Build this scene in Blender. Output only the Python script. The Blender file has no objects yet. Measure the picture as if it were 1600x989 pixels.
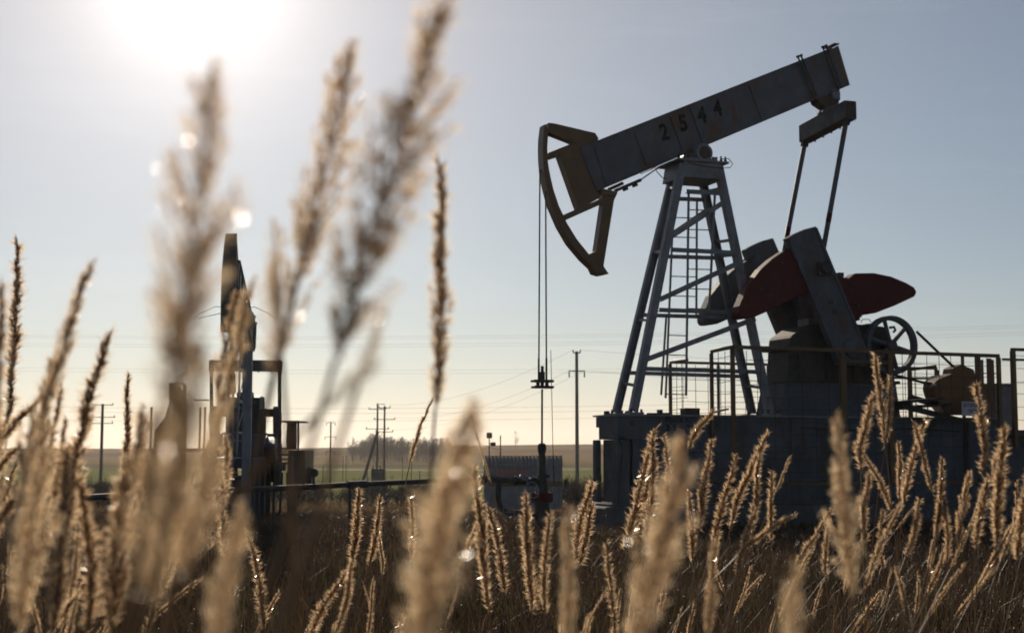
import bpy, math, random
import numpy as np
from mathutils import Vector, Matrix
R = math.radians
rnd = random.Random(7)
sc = bpy.context.scene
COL = sc.collection

# ---------------------------------------------------------------- camera
F = 2222.0                      # focal length in photograph pixels (1600 wide)
HOR = 706.0                     # horizon line
PITCH = math.atan((HOR - 494.5) / F)
CAM = Vector((0, 0, 1.4))
cam_data = bpy.data.cameras.new('camera')
cam = bpy.data.objects.new('camera', cam_data)
COL.objects.link(cam)
cam.location = CAM
cam.rotation_euler = (R(90) + PITCH, 0, 0)
cam_data.sensor_width = 36
cam_data.lens = 36 * F / 1600
cam_data.clip_start = 0.05
cam_data.clip_end = 9000
cam_data.dof.use_dof = True
cam_data.dof.focus_distance = 6.6
cam_data.dof.aperture_fstop = 7.0
cam_data.dof.aperture_blades = 0
sc.camera = cam

# ---------------------------------------------------------------- world and sun
SUN_AZ = math.atan((290 - 800) / F)        # from +Y towards +X
SUN_EL = R(18.7)
SUN = Vector((math.sin(SUN_AZ) * math.cos(SUN_EL), math.cos(SUN_AZ) * math.cos(SUN_EL), math.sin(SUN_EL)))
world = bpy.data.worlds.new('World')
sc.world = world
world.use_nodes = True
nt = world.node_tree
nt.nodes.clear()
N = nt.nodes.new
sky = N('ShaderNodeTexSky')
sky.sky_type = 'NISHITA'
sky.sun_disc = False
sky.sun_elevation = SUN_EL
sky.sun_rotation = SUN_AZ
sky.altitude = 100
sky.air_density = 1.0
sky.dust_density = 0.0
sky.ozone_density = 1.2
bg = N('ShaderNodeBackground'); bg.inputs['Strength'].default_value = 0.05
hs = N('ShaderNodeHueSaturation'); hs.inputs['Saturation'].default_value = 1.0
tc = N('ShaderNodeTexCoord')
dot = N('ShaderNodeVectorMath'); dot.operation = 'DOT_PRODUCT'; dot.inputs[1].default_value = SUN
nt.links.new(tc.outputs['Generated'], dot.inputs[0])
mx = N('ShaderNodeMath'); mx.operation = 'ARCCOSINE'
nt.links.new(dot.outputs['Value'], mx.inputs[0])
def aureole(width_deg, k):
    """glow of the hazy air round the sun, falling off with the angle from it"""
    a = N('ShaderNodeMath'); a.operation = 'MULTIPLY'; a.inputs[1].default_value = -1 / R(width_deg)
    c = N('ShaderNodeMath'); c.operation = 'EXPONENT'
    b = N('ShaderNodeMath'); b.operation = 'MULTIPLY'; b.inputs[1].default_value = k
    nt.links.new(mx.outputs[0], a.inputs[0]); nt.links.new(a.outputs[0], c.inputs[0]); nt.links.new(c.outputs[0], b.inputs[0])
    return b
def emit(node, col):
    e = N('ShaderNodeBackground'); e.inputs['Color'].default_value = (*col, 1)
    nt.links.new(node.outputs[0], e.inputs['Strength'])
    return e
terms = [bg, emit(aureole(16, .60), (1.21, .975, .75)), emit(aureole(2.6, 1.15), (1.08, .96, .88))]
acc = terms[0]
for t in terms[1:]:
    s = N('ShaderNodeAddShader')
    nt.links.new(acc.outputs[0], s.inputs[0]); nt.links.new(t.outputs[0], s.inputs[1]); acc = s
# faint high cirrus: long soft streaks, a few per cent brighter than the blue
cmap = N('ShaderNodeMapping'); cmap.inputs['Scale'].default_value = (1.2, 1.2, 9); cmap.inputs['Rotation'].default_value = (.05, .1, .3)
cno = N('ShaderNodeTexNoise'); cno.inputs['Scale'].default_value = 2.2; cno.inputs['Detail'].default_value = 7; cno.inputs['Roughness'].default_value = .6; cno.inputs['Distortion'].default_value = .6
crp = N('ShaderNodeValToRGB'); crp.color_ramp.elements[0].position = .50; crp.color_ramp.elements[1].position = .80
nt.links.new(tc.outputs['Generated'], cmap.inputs[0]); nt.links.new(cmap.outputs[0], cno.inputs['Vector']); nt.links.new(cno.outputs['Fac'], crp.inputs['Fac'])
cmu = N('ShaderNodeMath'); cmu.operation = 'MULTIPLY'; cmu.inputs[1].default_value = .05; nt.links.new(crp.outputs['Color'], cmu.inputs[0])
s = N('ShaderNodeAddShader'); nt.links.new(acc.outputs[0], s.inputs[0]); nt.links.new(emit(cmu, (1, .97, .95)).outputs[0], s.inputs[1]); acc = s
# thin warm haze low on the horizon, all the way round
sxyz = N('ShaderNodeSeparateXYZ'); nt.links.new(tc.outputs['Generated'], sxyz.inputs[0])
h1 = N('ShaderNodeMath'); h1.operation = 'ABSOLUTE'; nt.links.new(sxyz.outputs['Z'], h1.inputs[0])
h2 = N('ShaderNodeMath'); h2.operation = 'MULTIPLY'; h2.inputs[1].default_value = -11; nt.links.new(h1.outputs[0], h2.inputs[0])
h3 = N('ShaderNodeMath'); h3.operation = 'EXPONENT'; nt.links.new(h2.outputs[0], h3.inputs[0])
s = N('ShaderNodeAddShader'); nt.links.new(acc.outputs[0], s.inputs[0]); nt.links.new(emit(h3, (.05, .0, .10)).outputs[0], s.inputs[1]); acc = s
wo = N('ShaderNodeOutputWorld')
nt.links.new(sky.outputs[0], hs.inputs['Color']); nt.links.new(hs.outputs[0], bg.inputs['Color'])
nt.links.new(acc.outputs[0], wo.inputs['Surface'])

sun_data = bpy.data.lights.new('sun', 'SUN')
sun_data.energy = 5.0
sun_data.angle = R(0.53)
sun_data.color = (1.0, 0.86, 0.68)
sun = bpy.data.objects.new('sun', sun_data)
COL.objects.link(sun)
sun.rotation_euler = SUN.to_track_quat('Z', 'Y').to_euler()
sun.location = (0, 0, 30)

sc.view_settings.view_transform = 'Standard'
sc.view_settings.look = 'None'
sc.view_settings.exposure = 0
sc.view_settings.gamma = 1
sc.render.engine = 'CYCLES'
sc.cycles.use_denoising = True
sc.cycles.sample_clamp_indirect = 6
sc.cycles.sample_clamp_direct = 0
sc.cycles.max_bounces = 6
sc.cycles.transmission_bounces = 4
sc.cycles.transparent_max_bounces = 8
sc.cycles.volume_bounces = 0

# ---------------------------------------------------------------- pixel -> ray helpers
UPV = Vector((0, -math.sin(PITCH), math.cos(PITCH)))
FWD = Vector((0, math.cos(PITCH), math.sin(PITCH)))
def ray(px, py):
    return Vector((1, 0, 0)) * ((px - 800) / F) + UPV * ((494.5 - py) / F) + FWD
def at(px, py, Y):
    """the point seen at pixel px, py that stands Y metres out"""
    d = ray(px, py)
    return CAM + d * (Y / d.y)

# ---------------------------------------------------------------- materials
def pmat(name, c1, c2=None, rough=.6, scale=6, bump=.15, metal=0, dirt=None, dirt_amt=.5, translucent=0, dscale=2.0, spec=.5):
    m = bpy.data.materials.new(name)
    m.use_nodes = True
    t = m.node_tree; n = t.nodes; L = t.links
    b = n['Principled BSDF']
    b.inputs['Roughness'].default_value = rough
    b.inputs['Metallic'].default_value = metal
    b.inputs['Specular IOR Level'].default_value = spec
    c2 = c2 or tuple(x * .7 for x in c1)
    co = n.new('ShaderNodeTexCoord')
    no = n.new('ShaderNodeTexNoise'); no.inputs['Scale'].default_value = scale; no.inputs['Detail'].default_value = 6
    no.inputs['Roughness'].default_value = .65
    L.new(co.outputs['Object'], no.inputs['Vector'])
    rp = n.new('ShaderNodeValToRGB')
    rp.color_ramp.elements[0].position = .35; rp.color_ramp.elements[0].color = (*c2, 1)
    rp.color_ramp.elements[1].position = .68; rp.color_ramp.elements[1].color = (*c1, 1)
    L.new(no.outputs['Fac'], rp.inputs['Fac'])
    out = rp.outputs['Color']
    if dirt:
        n2 = n.new('ShaderNodeTexNoise'); n2.inputs['Scale'].default_value = dscale; n2.inputs['Detail'].default_value = 9
        n2.inputs['Roughness'].default_value = .75
        mp = n.new('ShaderNodeMapping'); mp.inputs['Scale'].default_value = (1, 1, .35)
        L.new(co.outputs['Object'], mp.inputs['Vector']); L.new(mp.outputs[0], n2.inputs['Vector'])
        r2 = n.new('ShaderNodeValToRGB')
        r2.color_ramp.elements[0].position = .5; r2.color_ramp.elements[0].color = (0, 0, 0, 1)
        r2.color_ramp.elements[1].position = .62; r2.color_ramp.elements[1].color = (dirt_amt,) * 3 + (1,)
        L.new(n2.outputs['Fac'], r2.inputs['Fac'])
        mi = n.new('ShaderNodeMix'); mi.data_type = 'RGBA'
        L.new(r2.outputs['Color'], mi.inputs[0]); L.new(out, mi.inputs[6]); mi.inputs[7].default_value = (*dirt, 1)
        out = mi.outputs[2]
    L.new(out, b.inputs['Base Color'])
    if bump:
        bp = n.new('ShaderNodeBump'); bp.inputs['Strength'].default_value = bump; bp.inputs['Distance'].default_value = .02
        n3 = n.new('ShaderNodeTexNoise'); n3.inputs['Scale'].default_value = scale * 5; n3.inputs['Detail'].default_value = 4
        L.new(co.outputs['Object'], n3.inputs['Vector'])
        L.new(n3.outputs['Fac'], bp.inputs['Height']); L.new(bp.outputs[0], b.inputs['Normal'])
    if translucent:
        tr = n.new('ShaderNodeBsdfTranslucent'); L.new(out, tr.inputs['Color'])
        ms = n.new('ShaderNodeMixShader'); ms.inputs[0].default_value = translucent
        L.new(b.outputs[0], ms.inputs[1]); L.new(tr.outputs[0], ms.inputs[2])
        L.new(ms.outputs[0], n['Material Output'].inputs['Surface'])
    return m

M = dict(
    beam=pmat('blue_grey_paint', (.092, .105, .132), (.062, .072, .092), .5, 3, .1, dirt=(.10, .052, .028), dirt_amt=.85, dscale=2.2, spec=.35),
    steel=pmat('grey_steel_paint', (.18, .205, .24), (.115, .135, .16), .5, 4, .12, dirt=(.075, .05, .035), dirt_amt=.6, dscale=2.5),
    steel2=pmat('dull_grey_paint', (.105, .118, .138), (.065, .074, .088), .65, 4, .15, dirt=(.085, .05, .03), dirt_amt=.7, dscale=2.5, spec=.3),
    dark=pmat('dark_greasy_metal', (.042, .042, .042), (.022, .021, .02), .7, 8, .2, dirt=(.10, .06, .035), dirt_amt=.5),
    yellow=pmat('faded_yellow_paint', (.125, .062, .014), (.075, .036, .010), .5, 5, .12, dirt=(.09, .05, .025), dirt_amt=.7),
    orange=pmat('worn_orange_paint', (.15, .06, .010), (.10, .038, .008), .55, 5, .12, dirt=(.09, .05, .025), dirt_amt=.6),
    red=pmat('dark_red_paint', (.085, .007, .008), (.055, .005, .006), .6, 5, .1, spec=.25, dirt=(.05, .02, .015), dirt_amt=.5),
    black=pmat('black_stencil_paint', (.006, .006, .006), (.010, .010, .010), .9, 9, 0, spec=.1, dirt=(.055, .06, .075), dirt_amt=.8, dscale=9),
    rubber=pmat('black_rubber', (.02, .02, .02), None, .7, 9, .1),
    concrete=pmat('painted_concrete', (.085, .105, .13), (.055, .07, .09), .8, 2.2, .5, dirt=(.05, .043, .036), dirt_amt=.7, dscale=1.2),
    footing=pmat('raw_concrete', (.10, .11, .12), (.06, .065, .07), .9, 3, .6, dirt=(.07, .06, .05), dirt_amt=.7),
    white=pmat('white_sign_paint', (.42, .42, .47), (.34, .34, .39), .5, 9, 0),
    redtext=pmat('faded_red_lettering', (.62, .16, .16), (.52, .14, .14), .6, 9, 0),
    shed=pmat('galvanised_cladding', (.19, .205, .225), (.13, .14, .155), .7, 2, .1, metal=0, dirt=(.16, .12, .09), dirt_amt=.4),
    roof=pmat('galvanised_roof', (.15, .15, .15), (.11, .11, .11), .75, 3, .1, metal=.3),
    darkpole=pmat('weathered_pole', (.12, .105, .09), (.08, .07, .06), .9, 2, .3),
    pole=pmat('pole_concrete', (.22, .205, .185), (.16, .15, .135), .9, 2, .3),
    wood=pmat('tarred_wood', (.07, .055, .045), (.04, .032, .026), .85, 4, .4),
    wire=pmat('weathered_wire', (.18, .18, .18), (.15, .15, .15), 1, 4, 0, spec=0),
    ins=pmat('brown_porcelain', (.12, .07, .05), (.09, .05, .04), .2, 4, 0),
    bark=pmat('grey_bark', (.11, .085, .07), (.07, .055, .045), .9, 6, .2),
    twigs=pmat('bare_twigs', (.13, .095, .075), (.08, .06, .05), .9, .5, 0),
    soil=pmat('soil', (.06, .05, .03), (.035, .03, .018), .95, 1.2, .6),
    straw=pmat('straw_stem', (.38, .25, .13), (.24, .15, .075), .45, 30, 0, translucent=.35),
    leaf=pmat('dry_leaf', (.20, .125, .06), (.09, .055, .027), .5, 12, 0, translucent=.45),
    plume=pmat('straw_spikelets', (.30, .165, .08), (.13, .07, .035), .35, 60, 0, translucent=.4, spec=.6),
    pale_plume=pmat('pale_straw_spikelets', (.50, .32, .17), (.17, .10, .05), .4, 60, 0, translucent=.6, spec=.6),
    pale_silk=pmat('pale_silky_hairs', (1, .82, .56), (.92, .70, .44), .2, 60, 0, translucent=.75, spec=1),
    glint_flake=pmat('glossy_glint_flakes', (.9, .75, .55), (.8, .62, .42), .30, 60, 0, translucent=.5, spec=.7),  # for flakes added to the plumes to throw sun glints
    silk=pmat('silky_hairs', (.95, .73, .48), (.80, .57, .34), .2, 60, 0, translucent=.65, spec=1),
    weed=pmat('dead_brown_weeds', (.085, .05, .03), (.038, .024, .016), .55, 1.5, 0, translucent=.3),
    seeds=pmat('glossy_seed_heads', (.17, .11, .07), (.06, .035, .022), .65, 3, 0, translucent=.25, spec=.3),
    green=pmat('late_green_grass', (.085, .095, .03), (.05, .055, .018), .5, 1.5, 0, translucent=.4),
)

# ---------------------------------------------------------------- mesh builder
class MB:
    def __init__(s, xf=None):
        s.v = []; s.f = []; s.xf = xf; s.smooth = False
    def add(s, vs, fs):
        k = len(s.v)
        s.v += [Vector(p) for p in vs]
        s.f += [tuple(k + i for i in f) for f in fs]
        return s
    def box(s, a, b):
        (x0, y0, z0), (x1, y1, z1) = a, b
        x0, x1 = min(x0, x1), max(x0, x1); y0, y1 = min(y0, y1), max(y0, y1); z0, z1 = min(z0, z1), max(z0, z1)
        return s.add([(x0, y0, z0), (x1, y0, z0), (x1, y1, z0), (x0, y1, z0), (x0, y0, z1), (x1, y0, z1), (x1, y1, z1), (x0, y1, z1)],
                     [(0, 3, 2, 1), (4, 5, 6, 7), (0, 1, 5, 4), (1, 2, 6, 5), (2, 3, 7, 6), (3, 0, 4, 7)])
    def bar(s, p, q, w, h, up=(0, 0, 1)):
        """rectangular bar from p to q: w across, h along up"""
        p, q = Vector(p), Vector(q); d = (q - p).normalized(); up = Vector(up)
        sd = d.cross(up)
        if sd.length < 1e-3: sd = d.cross(Vector((0, 1, 0)))
        sd.normalize(); u2 = sd.cross(d).normalized()
        a, b = sd * w / 2, u2 * h / 2
        vs = [p - a - b, p + a - b, p + a + b, p - a + b, q - a - b, q + a - b, q + a + b, q - a + b]
        return s.add(vs, [(0, 1, 2, 3), (7, 6, 5, 4), (0, 4, 5, 1), (1, 5, 6, 2), (2, 6, 7, 3), (3, 7, 4, 0)])
    def angle(s, p, q, w, t, side, up):
        """L-section from p to q; side and up are the two leg directions"""
        p, q = Vector(p), Vector(q); side = Vector(side).normalized(); up = Vector(up).normalized()
        prof = [(0, 0), (w, 0), (w, t), (t, t), (t, w), (0, w)]
        vs = [p + side * a + up * b for a, b in prof] + [q + side * a + up * b for a, b in prof]
        fs = [(0, 1, 2, 3, 4, 5)[::-1], (6, 7, 8, 9, 10, 11)] + [(i, (i + 1) % 6, 6 + (i + 1) % 6, 6 + i) for i in range(6)]
        return s.add(vs, fs)
    def tube(s, pts, r, n=8, r2=None, caps=True):
        pts = [Vector(p) for p in pts]
        base = len(s.v); prev = None
        m = len(pts)
        for i, p in enumerate(pts):
            d = (pts[min(i + 1, m - 1)] - pts[max(i - 1, 0)]).normalized()
            if prev is None:
                a = d.cross(Vector((0, 0, 1)))
                if a.length < 1e-3: a = d.cross(Vector((1, 0, 0)))
            else:
                a = prev - d * prev.dot(d)
            a.normalize(); prev = a; b = d.cross(a)
            rr = r if r2 is None else r + (r2 - r) * i / (m - 1)
            for k in range(n):
                t = 2 * math.pi * k / n
                s.v.append(p + (a * math.cos(t) + b * math.sin(t)) * rr)
        for i in range(m - 1):
            for k in range(n):
                a0 = base + i * n + k; a1 = base + i * n + (k + 1) % n
                s.f.append((a0, a1, a1 + n, a0 + n))
        if caps:
            s.f.append(tuple(base + k for k in range(n))[::-1]); s.f.append(tuple(base + (m - 1) * n + k for k in range(n)))
        return s
    def prism(s, uz, v0, v1):
        """polygon in the (u, z) plane extruded along v"""
        n = len(uz)
        vs = [(u, v0, z) for u, z in uz] + [(u, v1, z) for u, z in uz]
        return s.add(vs, [tuple(range(n)), tuple(range(2 * n - 1, n - 1, -1))] + [(i, n + i, n + (i + 1) % n, (i + 1) % n) for i in range(n)])
    def lathe(s, c, prof, n=20, axis='z'):
        c = Vector(c); base = len(s.v); m = len(prof)
        for r, h in prof:
            for k in range(n):
                t = 2 * math.pi * k / n
                if axis == 'z': s.v.append(c + Vector((r * math.cos(t), r * math.sin(t), h)))
                elif axis == 'y': s.v.append(c + Vector((r * math.cos(t), h, r * math.sin(t))))
                else: s.v.append(c + Vector((h, r * math.cos(t), r * math.sin(t))))
        for i in range(m - 1):
            for k in range(n):
                a0 = base + i * n + k; a1 = base + i * n + (k + 1) % n
                s.f.append((a0, a1, a1 + n, a0 + n))
        s.f.append(tuple(base + k for k in range(n))[::-1]); s.f.append(tuple(base + (m - 1) * n + k for k in range(n)))
        return s
    def build(s, name, mat, parent=None, bevel=0, smooth=False):
        vs = [s.xf(p) for p in s.v] if s.xf else s.v
        me = bpy.data.meshes.new(name)
        me.from_pydata([tuple(p) for p in vs], [], s.f)
        import bmesh
        bm = bmesh.new(); bm.from_mesh(me)
        bmesh.ops.recalc_face_normals(bm, faces=bm.faces[:])
        if bevel:
            bmesh.ops.bevel(bm, geom=[e for e in bm.edges if len(e.link_faces) == 2 and e.calc_face_angle(0) > .6], offset=bevel, segments=1, affect='EDGES', clamp_overlap=True)
        bm.to_mesh(me); bm.free()
        me.materials.append(mat)
        if smooth:
            me.shade_smooth() if hasattr(me, 'shade_smooth') else None
            me.set_sharp_from_angle(angle=R(35))
        o = bpy.data.objects.new(name, me)
        COL.objects.link(o)
        if parent: o.parent = parent
        return o

def empty(name, label, cat, loc=(0, 0, 0), rz=0, group=None):
    o = bpy.data.objects.new(name, None); COL.objects.link(o)
    o.empty_display_size = .2
    o.location = loc; o.rotation_euler = (0, 0, rz)
    o['label'] = label; o['category'] = cat
    if group: o['group'] = group
    return o
def tag(o, label, cat, group=None):
    o['label'] = label; o['category'] = cat
    if group: o['group'] = group
    return o
def group_part(name, parent):
    o = bpy.data.objects.new(name, None); COL.objects.link(o); o.parent = parent; o.empty_display_size = .1
    return o
def text(name, body, size, mat, parent, mtx, bold=.0, depth=.002, sx=1.0):
    cu = bpy.data.curves.new(name, 'FONT'); cu.body = body; cu.size = size; cu.extrude = depth; cu.offset = bold
    cu.align_x = 'CENTER'; cu.align_y = 'CENTER'
    t = bpy.data.objects.new('tmp', cu); COL.objects.link(t)
    bpy.context.view_layer.update()
    me = bpy.data.meshes.new_from_object(t.evaluated_get(bpy.context.evaluated_depsgraph_get()))
    bpy.data.objects.remove(t)
    me.transform(Matrix.Diagonal((sx, 1, 1, 1)))
    me.transform(mtx); me.materials.append(mat); me.name = name
    o = bpy.data.objects.new(name, me); COL.objects.link(o)
    if parent: o.parent = parent
    return o

# ---------------------------------------------------------------- terrain
PROF = [(-60, 0), (0, 0), (27, 0), (38, -.30), (60, -1.1), (100, -2.2), (150, -3.4), (200, -4), (260, -4), (400, -2.4), (500, -.6), (620, 2), (800, 4.7), (1200, 3.5), (2500, -5), (7000, -30)]
PY = np.array([p[0] for p in PROF], float); PZ = np.array([p[1] for p in PROF], float)
def gz(x, y):
    z = np.interp(y, PY, PZ)
    far = np.clip((np.asarray(y, float) - 300) / 450, 0, 1)
    z = z + far * (1.1 * np.sin(np.asarray(x) * .0052 + .3) + .35 * np.sin(np.asarray(x) * .019 + 1)) 
    z = z + np.clip((np.asarray(y, float) - 350) / 450, 0, 1.4) * np.clip(np.asarray(x) / 300, -.6, 1.6) * 1.0
    return z
ys = np.concatenate([np.arange(-40, 40, 1.6), np.arange(40, 300, 6), np.arange(300, 1000, 18), np.geomspace(1000, 2400, 14)])
xs_n = np.linspace(-1, 1, 121)
V = []; Fc = []
rs = np.random.RandomState(3)
for y in ys:
    half = max(40, abs(y) * .9 + 30)
    for t in xs_n:
        x = t * half
        z = float(gz(x, y)) + (rs.normal() * .025 if y < 60 else 0)
        V.append((x, y, z))
nx = len(xs_n)
for j in range(len(ys) - 1):
    for i in range(nx - 1):
        a = j * nx + i
        Fc.append((a, a + 1, a + nx + 1, a + nx))
me = bpy.data.meshes.new('ground'); me.from_pydata(V, [], Fc); me.shade_smooth()
ground = bpy.data.objects.new('ground', me); COL.objects.link(ground); ground['kind'] = 'structure'
gm = bpy.data.materials.new('field_ground'); gm.use_nodes = True
t = gm.node_tree; n = t.nodes; L = t.links; b = n['Principled BSDF']; b.inputs['Roughness'].default_value = .95
b.inputs['Specular IOR Level'].default_value = 0
geo = n.new('ShaderNodeNewGeometry'); sp = n.new('ShaderNodeSeparateXYZ'); L.new(geo.outputs['Position'], sp.inputs[0])
wob = n.new('ShaderNodeTexNoise'); wob.inputs['Scale'].default_value = .012; wob.inputs['Detail'].default_value = 5
L.new(geo.outputs['Position'], wob.inputs['Vector'])
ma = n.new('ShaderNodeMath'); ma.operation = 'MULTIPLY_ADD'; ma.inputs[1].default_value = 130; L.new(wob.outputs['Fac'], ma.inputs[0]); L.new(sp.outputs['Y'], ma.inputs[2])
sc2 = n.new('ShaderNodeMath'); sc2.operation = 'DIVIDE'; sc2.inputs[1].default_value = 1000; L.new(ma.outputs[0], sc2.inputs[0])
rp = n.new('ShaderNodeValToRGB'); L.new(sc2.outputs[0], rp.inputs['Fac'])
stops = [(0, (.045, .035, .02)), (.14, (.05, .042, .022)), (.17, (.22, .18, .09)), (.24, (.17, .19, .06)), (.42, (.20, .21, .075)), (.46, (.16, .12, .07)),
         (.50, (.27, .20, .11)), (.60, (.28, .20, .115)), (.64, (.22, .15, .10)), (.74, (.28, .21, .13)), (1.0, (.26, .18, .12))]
e = rp.color_ramp.elements
while len(e) < len(stops): e.new(.5)
for i, (p, c) in enumerate(stops): e[i].position = p; e[i].color = (*c, 1)
st = n.new('ShaderNodeTexNoise'); st.inputs['Scale'].default_value = .25; st.inputs['Detail'].default_value = 8; st.inputs['Roughness'].default_value = .7
mp = n.new('ShaderNodeMapping'); mp.inputs['Scale'].default_value = (.35, 1, 1)
L.new(geo.outputs['Position'], mp.inputs[0]); L.new(mp.outputs[0], st.inputs['Vector'])
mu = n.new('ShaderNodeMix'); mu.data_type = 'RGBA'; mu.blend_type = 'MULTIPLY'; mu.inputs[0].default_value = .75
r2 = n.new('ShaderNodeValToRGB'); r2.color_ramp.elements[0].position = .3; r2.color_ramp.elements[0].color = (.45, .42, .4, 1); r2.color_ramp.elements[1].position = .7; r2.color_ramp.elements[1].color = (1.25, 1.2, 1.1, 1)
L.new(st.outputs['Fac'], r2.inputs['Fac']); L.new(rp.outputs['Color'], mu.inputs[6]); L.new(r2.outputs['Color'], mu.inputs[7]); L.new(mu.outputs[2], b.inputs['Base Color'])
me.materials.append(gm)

# a pale farm track crossing the valley field
tr = MB()
pts = []
for i in range(60):
    x = -75 + i * 1.6; y = 345 + 6 * math.sin(i * .12)
    pts.append((x, y))
for i in range(len(pts) - 1):
    (x0, y0), (x1, y1) = pts[i], pts[i + 1]
    tr.add([(x0, y0 - 2.2, float(gz(x0, y0 - 2.2)) + .12), (x1, y1 - 2.2, float(gz(x1, y1 - 2.2)) + .12), (x1, y1 + 2.2, float(gz(x1, y1 + 2.2)) + .12), (x0, y0 + 2.2, float(gz(x0, y0 + 2.2)) + .12)], [(0, 1, 2, 3)])
o = tr.build('path', pmat('pale_track_gravel', (.36, .32, .25), (.26, .23, .18), .95, .5, .3)); o['kind'] = 'structure'

# ---------------------------------------------------------------- pump frame
TH = R(20)
UH = Vector((math.cos(TH), math.sin(TH), 0)); VH = Vector((-math.sin(TH), math.cos(TH), 0))
_d = ray(1085, 706); O1 = CAM + _d * (26.4 / _d.y); O1.z = 0
def Q(px, py, v=0.0):
    """pixel -> (u, z) on the plane v = const of the main pumping unit"""
    d = ray(px, py)
    k = (v - (CAM - O1).dot(VH)) / d.dot(VH)
    p = CAM + d * k
    return ((p - O1).dot(UH), p.z)
def P3(px, py, v=0.0):
    u, z = Q(px, py, v); return Vector((u, v, z))
def poly(pts, v): return [Q(x, y, v) for x, y in pts]
DECK = Q(1085, 648, -.5)[1]
PIV = Q(1097, 240, -.25)
CRX = Q(1331, 543, -.8)         # crank shaft
print('deck', DECK, 'pivot', PIV, 'crank', CRX, 'u968', Q(968, 648, -.5), 'u1561', Q(1561, 655, -.5), 'horsehead', Q(857, 194, -.2))

def rot(c, a):
    ca, sa = math.cos(a), math.sin(a)
    def f(p):
        x, z = p[0] - c[0], p[2] - c[1]
        return Vector((c[0] + x * ca - z * sa, p[1], c[1] + x * sa + z * ca))
    return f
ident = lambda p: Vector(p)

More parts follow.
